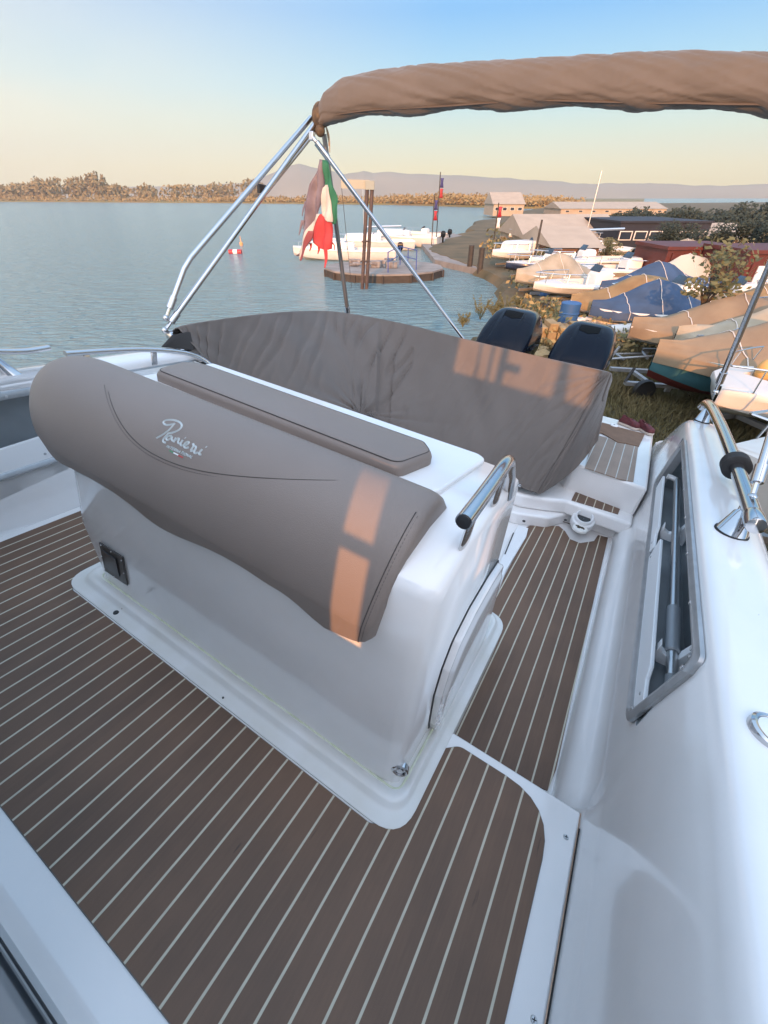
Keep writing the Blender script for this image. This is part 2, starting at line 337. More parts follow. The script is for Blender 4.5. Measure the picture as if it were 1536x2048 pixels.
# teak on the walkway
wp = [bt(x, y, Z=-.178) for x, y in [(1096, 1580), (1112, 1540), (1165, 1300), (1216, 1075), (1196, 1070), (1188, 1082), (1160, 1086), (1140, 1078), (1130, 1062), (1118, 1052), (1060, 1051), (1048, 1056), (1052, 1072), (1010, 1150), (985, 1215), (956, 1310), (905, 1440), (860, 1500)]]
k = MB_(); k.prism([(p.x, max(p.y, .835), -.187) for p in wp], (0, 0, .009)); build(k, 'teak_panel', TEAKW, boat, shade=False)
# hatch frame on the walkway floor
hp = [bt(x, y, Z=-.178) for x, y in [(1036, 1052), (1056, 1058), (1052, 1075), (1012, 1142), (985, 1208), (970, 1235), (960, 1228), (1010, 1100)]]
k = MB_(); k.prism([(p.x, p.y, -.187) for p in hp], (0, 0, .018)); fr = build(k, 'hatch_frame', WPLAS, boat, bevel=.003)
k = MB_()
for a, b in (((1027, 1066), (1010, 1108)),): k.tube([bt(*a, Z=-.168), bt(*b, Z=-.168)], .004, 6)
build(k, 'hatch_slot', BPLAS, fr)
# stern steps
def rbox2(poly, z0, z1, rad, name, m, bev=.02, parent=boat):
    k = MB_(); k.prism([(p.x, p.y, z0) for p in rpoly(poly, rad)], (0, 0, z1 - z0)); return build(k, name, m, parent, bevel=bev, seg=4, angle=50)
rbox2([(MX(.36), 2.52), (-.30, 2.50), (-.10, 2.60), (.02, 2.80), (.36, 2.80), (.36, 3.9), (MX(.36), 3.9)], -.19, -.10, [.0, .1, .1, .08, 0, 0, 0], 'stern_ledge', GEL, .015)
rbox2([(MX(.36), 2.60), (-.30, 2.58), (-.14, 2.66), (-.04, 2.72), (.36, 2.72), (.36, 3.9), (MX(.36), 3.9)], -.1, .0, [.0, .1, .06, .04, 0, 0, 0], 'stern_tread', GEL, .02)
rbox2([(MX(.36), 3.05), (-.20, 3.05), (-.10, 2.90), (.36, 2.86), (.36, 4.25), (MX(.36), 4.25)], -.02, .195, [0, .05, .05, 0, 0, 0], 'stern_platform', GEL, .02)
p1 = [bt(x, y, Z=.004) for x, y in [(1143, 1000), (1150, 985), (1160, 981), (1205, 990), (1228, 1000), (1240, 1018), (1236, 1028)]]
k = MB_(); k.prism([(p.x, p.y, -.002) for p in p1], (0, 0, .006)); build(k, 'teak_panel', TEAKW, boat, shade=False)
p2 = [bt(x, y, Z=.2) for x, y in [(1170, 935), (1178, 905), (1192, 869), (1230, 880), (1277, 890), (1267, 963), (1240, 958)]]
k = MB_(); k.prism([(p.x, p.y, .194) for p in p2], (0, 0, .006)); build(k, 'teak_panel', TEAKS, boat, shade=False, label='pale weathered teak panel on the stern step')
# drain cup
def disc(c, r0, r1, h0, h1, n=24): return [[Vector(c) + Vector((r * math.cos(2 * math.pi * i / n), r * math.sin(2 * math.pi * i / n), h)) for i in range(n)] for r, h in ((r0, h0), (r1, h1))]
def coin(c, nrm, prof, n=22):
    nrm = Vector(nrm).normalized(); a = nrm.orthogonal().normalized(); b = nrm.cross(a)
    return [[Vector(c) + nrm * h + (a * math.cos(2 * math.pi * i / n) + b * math.sin(2 * math.pi * i / n)) * r for i in range(n)] for r, h in prof]
cc = bt(1167, 1038, Z=-.075); k = MB_()
k.loft(coin(cc, (0, -.42, .9), ((.072, -.05), (.072, -.002), (.068, .004), (.058, .008), (.056, .030), (.051, .036), (.046, .033), (.043, .02), (.042, -.03)), 30), True, False); cup = build(k, 'drain_cup', WPLAS, boat)
k = MB_(); k.loft(coin(cc, (0, -.42, .9), ((.001, .004), (.0425, .004)), 26), True, False); build(k, 'drain_hole', BPLAS, cup)
k = MB_(); k.tube([bt(x, y, Z=-.165) for x, y in ((1032, 1041), (1060, 1043), (1095, 1043), (1122, 1041), (1140, 1048))], .003, 6, smooth_path=2); build(k, 'riser_seam', mat('brown_stain', (.10, .08, .06), .8), boat)
cc = bt(1160, 1057, Z=-.1); k = MB_(); k.loft(disc(cc + Vector((0, 0, -.01)), .05, .045, 0, .018)); dsh = build(k, 'drain_dish', GRIME, boat, bevel=.004)
k = MB_(); random.seed(3)
for i in range(16): k.ball(cc + Vector((random.uniform(-.028, .028), random.uniform(-.012, .012), .009)), random.uniform(.003, .007), 5, (1.6, 1, .5))
build(k, 'dirt_crumbs', mat('brown_dirt', (.05, .035, .02), .9), dsh)
for (x, y), z in (((1225, 1000), .0), ((1131, 1040), -.1), ((1048, 1042), -.12)):
    c_ = bt(x, y, Z=z + .002); k = MB_(); k.loft(disc(c_, .011, .009, -.003, .003, 14)); build(k, 'drain_plug', BPLAS, boat)
# deck screws
for (x, y) in ((1132, 1674), (1068, 2040), (1290, 2300)):
    c_ = bt(x, y, Z=-.004)
    if c_.y < -.2: continue
    k = MB_(); k.loft(disc(c_, .0075, .006, 0, .0018, 16)); s1 = build(k, 'deck_screw', ALU, boat)
    k = MB_(); k.obox(c_ + Vector((0, 0, .002)), (.0045, .001, 0), (-.0003, .001, 0), (0, 0, .0004)); k.obox(c_ + Vector((0, 0, .0021)), (.001, -.0002, 0), (0, .0045, 0), (0, 0, .0004)); build(k, 'screw_slot', BPLAS, s1)

# ---- console
console = MB_()
YZ = [(.565, -.2), (.565, .02), (.548, .30), (.515, .60), (.490, .80), (.50, .825), (.60, .872), (.70, .885), (.92, .885), (.955, .86), (.98, .78), (1.07, .52), (1.20, .15), (1.30, -.1), (1.33, -.2)]
def con_x(y, z, s):      # half width shaping: the corners are rounded in plan and the top shoulders roll in
    return s
N = 14; rows = []
xl, xr = -1.545, -.128
xs = [xl, xl + .012, xl + .035, xl + .07, xl + .3, xl + .6, xr - .6, xr - .3, xr - .10, xr - .045, xr - .018, xr]
ins = [.055, .03, .010, 0, 0, 0, 0, 0, 0, .003, .010, .026]
for x, i_ in zip(xs, ins):
    r = []
    for (y, z) in YZ:
        zz = z - (i_ * .35 if z > .7 else 0); yy = y + i_ * (1 if y < .75 else -.6); r.append(Vector((x + (max(0, z - .35) * .62 if x < -1.4 else 0) * (1 if x < xl + .08 else .5), yy, zz)))
    rows.append(r)
console.loft(rows, True, True); con = build(console, 'console', GEL, boat); con.data.set_sharp_from_angle(angle=R(80))
# raised flange the console stands in
def rr(x0, x1, y0, y1, r, z, n=7):
    return [Vector((p.x, p.y, z)) for p in rpoly([(x0, y0), (x1, y0), (x1, y1), (x0, y1)], r, n)]
fl = []
for d, z in ((0, -.186), (0, .0042), (.012, .008), (.034, .009), (.043, .014), (.050, .026), (.060, .031), (.072, .030), (.084, .022), (.095, .016), (.16, .016)):
    fl.append(rr(-1.628 + d, -.055 - d * .62, .470 + d, 1.42 - d * .6, max(.09 - d * .5, .02), z))
k = MB_(); k.loft(fl, True, True); build(k, 'console_flange', GRIME, boat)
fl = rr(-1.628 + .0955, -.055 - .060, .470 + .0935, 1.36, .03, .018); k = MB_(); k.tube(fl + [fl[0]], .0035, 6); build(k, 'sealant_bead', WET, boat)
# drain fitting near the console corner, black plug and hole in the flange
c_ = bt(801, 1540, Y=.562); k = MB_()
nrm = Vector((.35, -1, .1)).normalized(); a_ = nrm.orthogonal().normalized(); b_ = nrm.cross(a_)
def coin(c, nrm, prof, n=22):
    nrm = Vector(nrm).normalized(); a = nrm.orthogonal().normalized(); b = nrm.cross(a)
    return [[Vector(c) + nrm * h + (a * math.cos(2 * math.pi * i / n) + b * math.sin(2 * math.pi * i / n)) * r for i in range(n)] for r, h in prof]
nrm = Vector((.30, -1, .05)).normalized(); c_ = bt(800, 1541, Y=.576)
k.loft(coin(c_, nrm, ((.024, -.012), (.024, .002), (.020, .0045), (.017, .003), (.0165, -.001), (.010, -.001), (.009, .003), (.002, .0035)))); build(k, 'drain_fitting', STEEL, con)
c_ = bt(232, 1225, Z=.009); k = MB_(); k.loft(disc(c_, .011, .009, -.002, .0025, 16)); build(k, 'black_plug', BPLAS, boat)
c_ = bt(446, 1395, Z=.01); k = MB_(); k.loft(disc(c_, .0035, .003, -.002, .001, 10)); build(k, 'screw_hole', BPLAS, boat)
# speaker / vent panel
def onface(px, py, d=0):     # point on the sloping front face of the console
    p = bt(px, py, Y=.55)
    for _ in range(4):
        z = p.z; y = .565 - (z - .02) * (.017 / .28) if z < .3 else .548 - (z - .3) * .11
        p = bt(px, py, Y=y)
    p.y -= d; return p
vp = [onface(x, y, .001) for x, y in ((201, 1083), (248, 1113), (258, 1170), (213, 1140))]
k = MB_(); k.prism(vp, (0, -.006, 0)); vn = build(k, 'vent_plate', mat('dark_vent_plate', (.05, .045, .042), .4), con, bevel=.002)
ce = sum(vp, Vector()) / 4; k = MB_(); k.prism([ce + (p - ce) * .62 + Vector((-.008, -.0068, .004)) for p in vp], (0, -.004, 0)); build(k, 'vent_core', BPLAS, vn, bevel=.002)
k = MB_()
for i in range(4):
    for t in (0.08, .55): k = MB_(); k.ball(vp[i].lerp(vp[(i + 1) % 4], t).lerp(ce, .07) + Vector((0, -.0075, 0)), .0028, 5); build(k, 'vent_screw', ALU, vn)

# ---- storage door on the console's side
dp = [(1.04, .545), (.93, .555), (.80, .545), (.72, .50), (.695, .42), (.70, .30), (.76, .08), (.80, -.02), (.86, -.05), (1.20, -.05), (1.26, -.02), (1.24, .08)]
dpl = rpoly([Vector(p) for p in dp], .03, 3)
k = MB_()
c2 = sum((Vector(p) for p in dpl), Vector((0, 0))) / len(dpl)
rgs = []
for sc_, x in ((1.0, -.140), (1.0, -.112), (.985, -.107), (.93, -.106), (.90, -.100), (.82, -.098), (.3, -.098)):
    rgs.append([Vector((x, c2.x + (p.x - c2.x) * sc_, c2.y + (p.y - c2.y) * sc_)) for p in dpl])
k.loft(rgs, True, True); door = build(k, 'console_door', GEL, con)
lp = [Vector((-.1285, c2.x + (p.x - c2.x) * 1.012, c2.y + (p.y - c2.y) * 1.012)) for p in dpl]; k = MB_(); k.tube(lp + [lp[0]], .0045, 6); build(k, 'door_gasket', BLACK, door)
for z in (.22, .13, .04):
    y = .72 + (.30 - z) * .26; k = MB_(); k.tube([(-.106, y, z - .022), (-.106, y - .0, z + .022)], .006, 8); build(k, 'hinge', WPLAS, door)

# ---- grab rail on the console's right shoulder
k = MB_(); hpnt = [(-.118, .475, .992), (-.122, .60, .997), (-.126, .675, 1.000), (-.128, .715, .995), (-.13, .745, .972), (-.132, .81, .92), (-.134, .86, .85)]
k.tube([Vector(p) for p in hpnt], .0125, 16, smooth_path=2); gr = build(k, 'grab_rail', STEEL, con)
k = MB_(); k.loft(coin((-.118, .474, .992), (0, -1, -.02), ((.0105, -.001), (.0105, .0012), (.009, .0016)))); build(k, 'rail_end_cap', BPLAS, gr)
for y, yb_ in ((.535, .618), (.665, .785)):
    k = MB_(); a = Vector((-.121, y, .985)); b = Vector((-.142, yb_, .85))
    k.loft([[p + Vector((math.cos(t) * .006, math.sin(t) * .019 * w, 0)) for t in [2 * math.pi * i / 12 for i in range(12)]] for p, w in ((a, 1), (a.lerp(b, .4), 1.0), (b, 1.25))]); build(k, 'rail_stanchion', STEEL, gr)

# ---- lid and flat cushion on the console top
k = MB_(); k.prism([(p.x, p.y, .880) for p in rpoly([(-1.17, .64), (-.262, .64), (-.235, .70), (-.215, .915), (-.24, .930), (-1.17, .930)], [.02, .03, .03, .04, .03, .02])], (0, 0, .0165)); build(k, 'console_lid', GEL, con, bevel=.006, seg=3)
cu = rpoly([(-1.115, .690), (-.325, .678), (-.300, .79), (-.335, .828), (-1.09, .835), (-1.14, .80)], [.03, .03, .03, .02, .02, .02])
cc = sum((Vector(p) for p in cu), Vector((0, 0))) / len(cu); k = MB_()
k.loft([[Vector((cc.x + (p.x - cc.x) * (1 - d / .40), cc.y + (p.y - cc.y) * (1 - d / .075), z)) for p in cu] for d, z in ((.0, .888), (-.001, .896), (-.001, .912), (.003, .921), (.009, .927), (.02, .930), (.05, .931))], True, True)
cush = build(k, 'flat_cushion', VINYL, con)
k = MB_(); lp = [Vector((cc.x + (p.x - cc.x) * (1 - .008 / .40), cc.y + (p.y - cc.y) * (1 - .006 / .075), .9255)) for p in cu]; k.tube(lp + [lp[0]], .0013, 5); build(k, 'cushion_seam', THREAD, cush)

# ---- the big backrest pad draped over the console's forward edge
PL, PR = -1.50, -.205
def pad_front_y(z):
    if z >= .70: return .625 - .165 * math.sqrt(max(0, 1 - ((z - .70) / .226) ** 2))
    return .46 + (.70 - z) * .22
PLOW = [bt(x, y, Y=.472) for x, y in [(102, 939), (145, 950), (190, 972), (235, 1000), (270, 1030), (300, 1062), (325, 1080), (360, 1095), (415, 1112), (450, 1127), (490, 1150), (540, 1182), (575, 1200), (600, 1220), (630, 1250), (660, 1280), (695, 1294)]]
PLOW = [(p.x, p.z) for p in PLOW]
def pad_low(x):
    if x <= PLOW[0][0]: return PLOW[0][1] + .0
    for (a, za), (b, zb) in zip(PLOW, PLOW[1:]):
        if x <= b: return za + (zb - za) * (x - a) / (b - a) - .018 * max(0, min(1, (x + .55) / .2))
    return PLOW[-1][1] - .018 + (x - PLOW[-1][0]) * .3
def pad_pt(u, v):        # u 0..1 along x, v 0..1 from behind the ridge over the front and under the lower edge
    x = PL + (PR - PL) * u; zl = pad_low(x); u0 = u
    if v < .16: t = v / .16; p = Vector((x, .685 - .06 * t, .885 + .041 * math.sin(t * math.pi / 2)))
    elif v < .90:
        t = (v - .16) / .74
        if t < .62: a = t / .62 * math.pi / 2; z = .70 + .226 * math.cos(a); y = .625 - .165 * math.sin(a)
        else: s = (t - .62) / .38; z = .70 - (.70 - zl - .018) * s; y = pad_front_y(z) if s < .8 else pad_front_y(z) + .012 * ((s - .8) / .2) ** 2
        p = Vector((x, y, z))
    else:
        t = (v - .90) / .10; p = Vector((x, pad_front_y(zl) + .012 + .055 * t, zl + .018 - .018 * math.sin(t * math.pi) * 1.1))
    eL = max(0, (-1.22 - x) / .28); eR = max(0, (x + .245) / .04)
    if eL > 0:
        q = 1 - math.sqrt(max(0, 1 - min(eL, 1) ** 2.3)); c = Vector((x, .60, .775)); p = c.lerp(p, 1 - .62 * q); 
    if eR > 0:
        q = 1 - math.sqrt(max(0, 1 - min(eR, 1) ** 2.2)); c = Vector((x, .60, .77)); p = c.lerp(p, 1 - .10 * q)
    if u0 > .7: p.x -= .034 * ((u0 - .7) / .3) * max(0, min(1, (.90 - p.z) / .27)) ** 1.6
    return p
k = MB_(); U = [0, .004, .012, .025, .045] + [.07 + .88 * i / 46 for i in range(47)] + [.965, .975, .985, .993, 1.0]
rows = [[pad_pt(u, j / 56) for j in range(57)] for u in U]
k.loft(rows, True, True); pad = build(k, 'backrest_pad', VINYL, con); pad.data.set_sharp_from_angle(angle=R(75))
def on_pad(px, py, d=.001):
    p = bt(px, py, Y=.47)
    for _ in range(14):
        z = min(p.z, .9255); p = p.lerp(bt(px, py, Y=pad_front_y(z)), .7)
    q = EYE - p; return p + q.normalized() * d
seam = [on_pad(x, y, .0005) for x, y in [(213, 752), (215, 775), (222, 805), (236, 838), (256, 868), (284, 895), (318, 915), (360, 932), (410, 944), (470, 952), (540, 957), (620, 960), (700, 961), (735, 962)]]
k = MB_(); k.tube(seam, .0010, 5, smooth_path=2); build(k, 'pad_seam', THREAD, pad)
def stitches(pts, off, name, parent, step=.0075, L_=.0045, r=.00055):
    pts = smooth([Vector(p) for p in pts], 2); k = MB_(); acc = 0
    for a_, b_ in zip(pts, pts[1:]):
        d = b_ - a_; n_ = d.length; 
        if n_ < 1e-6: continue
        d = d / n_; sd_ = d.cross((EYE - a_).normalized()).normalized() * off; q = step - acc
        while q < n_:
            c_ = a_ + d * q + sd_; k.tube([c_ - d * L_ / 2, c_ + d * L_ / 2], r, 4); q += step
        acc = (acc + n_) % step
    o = build(k, name, THREAD, parent); o['kind'] = 'stuff'; return o
stitches(seam, .0065, 'stitching', pad)
k = MB_(); sr_ = []
for i in range(13):
    v = .26 + .61 * i / 12; p = pad_pt(.983, v); sr_.append(p + Vector((.0005, -.0008, .0005)))
k.tube(sr_, .0010, 5, smooth_path=1); build(k, 'pad_seam', THREAD, pad); stitches(sr_, -.006, 'stitching', pad)
# lettering, stroke by stroke, lying on the pad
def Zc(pts): return [(x / 3.339, 680 + y / 3.339) for x, y in pts]
def strokes(name, m, sts, w, parent):
    k = MB_()
    for st in sts:
        pts = [on_pad(x, y, .0016) for x, y in Zc(st)]; pts = smooth(pts, 2) if len(pts) > 2 else pts
        rws = []
        for i, p in enumerate(pts):
            t = (pts[min(i + 1, len(pts) - 1)] - pts[max(i - 1, 0)]).normalized(); nn = (EYE - p).normalized(); sd_ = t.cross(nn).normalized() * w * .5
            rws.append([p - sd_ - nn * .001, p - sd_, p + sd_, p + sd_ - nn * .001])
        k.loft(rws, True, True)
    return build(k, name, m, parent)
LET = mat('pale_grey_print', (.46, .50, .50), .5); GRN = mat('green_print', (.05, .25, .12), .5); REDP = mat('red_print', (.45, .04, .04), .5); WHP = mat('white_print', (.7, .72, .72), .5)
strokes('brand_lettering', LET, [
    [(1170, 556), (1135, 598), (1095, 628), (1070, 643), (1044, 656)], [(1168, 560), (1120, 570), (1096, 562), (1090, 545), (1120, 533), (1170, 535), (1205, 550), (1218, 575), (1200, 600), (1165, 617), (1120, 625)], [(1126, 622), (1112, 640), (1092, 660), (1088, 680), (1108, 686)],
    [(1150, 640), (1128, 640), (1110, 655), (1115, 670), (1135, 662), (1152, 642), (1146, 662), (1152, 674), (1165, 670)],
    [(1176, 652), (1160, 684)], [(1168, 672), (1188, 656), (1198, 660), (1188, 684), (1196, 692), (1206, 688)],
    [(1222, 668), (1206, 692), (1208, 704), (1220, 703)], [(1236, 652), (1239, 655)],
    [(1228, 708), (1256, 696), (1264, 684), (1252, 678), (1234, 692), (1228, 712), (1240, 722), (1262, 716)],
    [(1288, 690), (1296, 706), (1276, 736)], [(1296, 706), (1312, 714), (1302, 740), (1296, 752), (1306, 757), (1322, 750)],
    [(1352, 730), (1330, 752), (1330, 764), (1345, 763)], [(1376, 712), (1379, 716)], [(1306, 736), (1282, 742), (1270, 738)]], .0046, pad)
def small(txt, a, b, h):
    G_ = {'I': [[(0, 0), (0, 1)]], 'N': [[(0, 0), (0, 1)], [(0, 1), (.6, 0)], [(.6, 0), (.6, 1)]], 'T': [[(0, 1), (.7, 1)], [(.35, 1), (.35, 0)]], 'E': [[(0, 0), (0, 1)], [(0, 1), (.5, 1)], [(0, .5), (.45, .5)], [(0, 0), (.5, 0)]],
          'R': [[(0, 0), (0, 1)], [(0, 1), (.5, .95), (.5, .55), (0, .5)], [(.2, .5), (.55, 0)]], 'A': [[(0, 0), (.35, 1)], [(.35, 1), (.7, 0)], [(.13, .35), (.57, .35)]], 'O': [[(.35, 1), (0, .8), (0, .2), (.35, 0), (.7, .2), (.7, .8), (.35, 1)]], 'L': [[(0, 1), (0, 0)], [(0, 0), (.5, 0)]]}
    W_ = {'I': .15, 'N': .6, 'T': .7, 'E': .5, 'R': .55, 'A': .7, 'O': .7, 'L': .5}; tot = sum(W_[c] + .28 for c in txt) - .28
    a = Vector(a); b = Vector(b); e = (b - a) / tot; up = Vector((e.y * .15, -1)) .normalized() * h; out = []; x = 0
    for c in txt:
        for st in G_[c]: out.append([tuple(a + e * (x + q[0]) + up * q[1]) for q in st])
        x += W_[c] + .28
    return out
strokes('subtitle_lettering', LET, small('INTERNATIONAL', (1108, 716), (1279, 790), 19), .0019, pad)
strokes('flag_print', GRN, [[(1131, 738), (1158, 752)]], .0028, pad); strokes('flag_print', WHP, [[(1158, 752), (1190, 768)]], .0028, pad); strokes('flag_print', REDP, [[(1190, 770), (1222, 786)]], .0028, pad)

# ---- lockers recessed in the side walls
def locker(mirror):
    f = (lambda x: MX(x)) if mirror else (lambda x: x)
    y0, y1 = (.2, 1.7) if mirror else OPEN_Y; z0, z1 = OPEN_Z
    k = MB_()
    A = [(f(.372), y0, z0), (f(.372), y1, z0), (f(.382), y1, z1), (f(.382), y0, z1)]; B = [(f(.50), y0, z0), (f(.50), y1, z0), (f(.50), y1, z1), (f(.50), y0, z1)]
    k.add(A + B, [(0, 1, 5, 4), (1, 2, 6, 5), (2, 3, 7, 6), (3, 0, 4, 7), (4, 5, 6, 7)]); lk = build(k, 'side_locker', DGREY, boat)
    out = rpoly([Vector(p) for p in ((y0 + .03, z0 - .045), (y1 + .0, z0 + .01), (y1 - .10, z1 + .022), (y0 - .035, z1 + .022), (y0 - .04, z1 - .03))], [.04, .03, .03, .04, .02], 5)
    inn = rpoly([Vector(p) for p in ((y0 + .06, z0 - .012), (y1 - .07, z0 + .035), (y1 - .16, z1 - .012), (y0 + .01, z1 - .012), (y0 - .0, z1 - .05))], [.03, .02, .02, .04, .02], 5)
    xw = lambda z: .3725 + (z - z0) * .035
    k = MB_()
    L1 = []
    for q, x in ((out, .0), (out, -.010), ([o.lerp(i, .35) for o, i in zip(out, inn)], -.017), ([o.lerp(i, .75) for o, i in zip(out, inn)], -.014), (inn, -.006), (inn, .03)):
        L1.append([Vector((f(xw(p.y) + x), p.x, p.y)) for p in q])
    k.loft(L1, True, False); fr = build(k, 'locker_frame', GREY, lk)
    k = MB_()
    for t in (.04, .2, .33, .46, .6, .72, .85, .97):
        i = int(t * len(out)); p = out[i].lerp(inn[i], .82); k = MB_(); k.loft(coin((f(xw(p.y) - .0145), p.x, p.y), (-1 if not mirror else 1, 0, 0), ((.006, -.001), (.006, .001), (.004, .0018)), 10)); build(k, 'frame_screw', ALU, fr)
    for t in range(5):
        p = Vector((y0 + .2 + t * .27, z1 + .004)); k = MB_(); k.loft(coin((f(xw(p.y) - .017), p.x, p.y), (-1 if not mirror else 1, 0, 0), ((.006, -.001), (.006, .001), (.004, .0018)), 10)); build(k, 'frame_screw', ALU, fr)
    for (a, b, n_) in (((y0 + .04, .76, 0), (.80, y1 - .14, 1)) if mirror else ((y0 + .04, 1.88, 0), (1.93, y1 - .14, 1))):
        pl = rpoly([Vector(p) for p in ((a + (.03 if n_ == 0 else 0), z0 - .028 if n_ == 0 else z0 + .0), (b, z0 + .005), (b, z0 + .115), (a + .12, z0 + .085), (a + .085, z0 + .06), (a - .02, z0 + .05))], .012, 3)
        k = MB_(); k.prism([Vector((f(.378), p.x, p.y)) for p in pl], ((-.012 if not mirror else .012), 0, 0)); lp_ = build(k, 'retaining_panel', WPLAS, lk, bevel=.003)
        for yy in (a + .05, b - .03): k = MB_(); k.loft(coin((f(.3655), yy, z0 + .03), (-1 if not mirror else 1, 0, 0), ((.006, -.001), (.0055, .0012)), 12)); build(k, 'panel_bolt', GREY, lp_)
    for yy in (() if mirror else (1.22, 2.05)):
        k = MB_(); pr = [(.49, .30), (.40, .30), (.385, .33), (.388, .375), (.40, .345), (.42, .335), (.445, .345), (.46, .40), (.475, .46), (.49, .46)]
        k.prism([Vector((f(x), yy, z)) for x, z in pr], (0, .03, 0)); build(k, 'pole_holder', WPLAS, lk, bevel=.002)
    return lk
locker(False); locker(True)

# ---- stainless fittings on the gunwales
def gz(): return .632
def rail(mirror):
    f = (lambda x: MX(x)) if mirror else (lambda x: x)
    k = MB_(); P_ = [(.500, 1.53, .705), (.500, 1.75, .707), (.497, 2.1, .709), (.490, 2.5, .714), (.478, 2.85, .716), (.468, 3.08, .712), (.460, 3.2, .70), (.455, 3.24, .665)]
    k.tube([Vector((f(x), y, z)) for x, y, z in P_], .0255, 18, smooth_path=2); r_ = build(k, 'gunwale_rail', STEEL, boat)
    k = MB_(); k.loft([[Vector((f(.500), 1.53, .705)) + Vector((math.cos(t) * q, -h, math.sin(t) * q)) for t in [2 * math.pi * i / 18 for i in range(18)]] for q, h in ((.0275, -.075), (.0285, -.07), (.0285, .0), (.026, .008), (.014, .012), (.002, .013))]); build(k, 'rail_end_cap', STEEL, r_)
    for a0, b0_, ra in ((bt(1463, 1064, Z=.634), Vector((.499, 1.69, .704)), .047), (bt(1404, 842, Z=.634), Vector((.468, 3.10, .710)), .040)):
        a = Vector((f(a0.x), a0.y, a0.z)); b = Vector((f(b0_.x), b0_.y, b0_.z)); d = (b - a)
        rr5 = []
        for h_, q5, tl in ((-.12, 1.0, 0), (.0, 1.0, 0), (.08, .96, .35), (.5, .66, 1), (.62, .60, 1), (.63, .42, 1), (1.0, .42, 1)):
            dn = d.normalized(); u5 = Vector((1, 0, 0)); u6 = u5 - dn * u5.dot(dn); v6 = dn.cross(u6.normalized()); A5 = u5.lerp(u6.normalized(), tl); B5 = Vector((0, 1, 0)).lerp(v6 if v6.y > 0 else -v6, tl)
            rr5.append([a + d * h_ + (A5 * math.cos(2 * math.pi * i / 22) + B5 * math.sin(2 * math.pi * i / 22)) * ra * q5 for i in range(22)])
        k = MB_(); k.loft(rr5); st_ = build(k, 'rail_base', STEEL, r_)
        k = MB_(); k.loft(disc(a, ra * 1.06, ra * 1.04, -.004, .004, 24)); build(k, 'base_gasket', BLACK, st_)
        for (hh, dx_) in ((.3, -.4), (.42, .3), (.22, .1)):
            k = MB_(); k.loft(coin(a + d * hh + Vector((dx_ * .03, -ra * (1 - .6 * hh), 0)), (dx_ * .5, -1, .2), ((.004, -.006), (.004, .002), (.002, .0025)), 8)); build(k, 'base_screw', BPLAS, st_)
    return r_
rail_r = rail(False); rail_l = rail(True)
# black rubber fender ring wound on the right rail
k = MB_(); ax = Vector((-.01, 1, .005)).normalized(); c0 = Vector((.497, 2.07, .709))
for i in range(5):
    k.loft(coin(c0 + ax * (i * .013 - .03), ax, ((.028, -.006), (.044, -.006), (.050, -.003), (.050, .003), (.044, .006), (.028, .006)), 26))
k.tube([c0 + Vector((.03, -.02, -.02)), c0 + Vector((.05, -.07, -.05)), c0 + Vector((.045, -.12, -.07))], [.012, .011, .008], 10)
boatsolo(k, 'hose_coil', BLACK, 'coiled black rubber hose wrapped round the steel rail on the right gunwale', 'hose', c0)
# slim flat hand rail on the left gunwale, in two lengths
def flatrail(pts, posts, nm='hand_rail'):
    k = MB_(); pts = smooth([Vector(p) for p in pts], 2); rows = []
    for i, p in enumerate(pts):
        t = (pts[min(i + 1, len(pts) - 1)] - pts[max(i - 1, 0)]).normalized(); s_ = t.cross(Vector((0, 0, 1))).normalized(); u = s_.cross(t)
        rows.append([p + s_ * (.016 * math.copysign(abs(math.cos(a)) ** .5, math.cos(a))) + u * (.011 * math.copysign(abs(math.sin(a)) ** .5, math.sin(a))) for a in [2 * math.pi * j / 16 for j in range(16)]])
    k.loft(rows); r_ = build(k, nm, STEEL, boat)
    for (a, b) in posts:
        k = MB_(); k.obox((Vector(a) + Vector(b)) / 2, (.006, 0, 0), (0, .015, 0), (Vector(b) - Vector(a)) / 2); build(k, 'rail_post', STEEL, r_, bevel=.004)
    return r_
a1 = bt(130, 707, X=-2.12); a2 = bt(300, 698, X=-2.11); a3 = bt(380, 705, X=-2.07); a4 = bt(418, 724, X=-2.03); a5 = bt(432, 742, X=-2.0)
flatrail([a1, a1.lerp(a2, .5) + Vector((0, 0, .003)), a2, a3, a4, a5, a5 + Vector((.01, .05, -.06))], [(bt(172, 708, X=-2.12), bt(174, 732, X=-2.11)), (bt(307, 700, X=-2.11), bt(309, 730, X=-2.10))])
b1 = bt(98, 695, X=-2.33); b2 = bt(45, 704, X=-2.33); b3 = bt(-60, 700, X=-2.33)
flatrail([b1, b2, b3, b3 + Vector((0, -.4, 0))], [])
k = MB_(); a = bt(40, 762, X=-2.22); b = bt(2, 730, X=-2.24); k.tube([a, a.lerp(b, .1), a.lerp(b, .9), b + (b - a) * .8], [.038, .032, .022, .02], 16); build(k, 'rail_base', STEEL, boat)
# round recessed light on the right gunwale
c_ = bt(1545, 1468, X=.58); c_ = bt(1548, 1468, Z=.636)
k = MB_(); nn = Vector((.12, 0, 1)).normalized()
k.loft(coin(c_, nn, ((.040, -.02), (.040, .004), (.036, .008), (.031, .007), (.029, .003)), 28)); lt = build(k, 'deck_light', STEEL, boat)
k = MB_(); k.loft(coin(c_, nn, ((.0295, .0), (.029, .005), (.018, .009), (.002, .0105)), 28)); build(k, 'light_lens', WPLAS, lt)

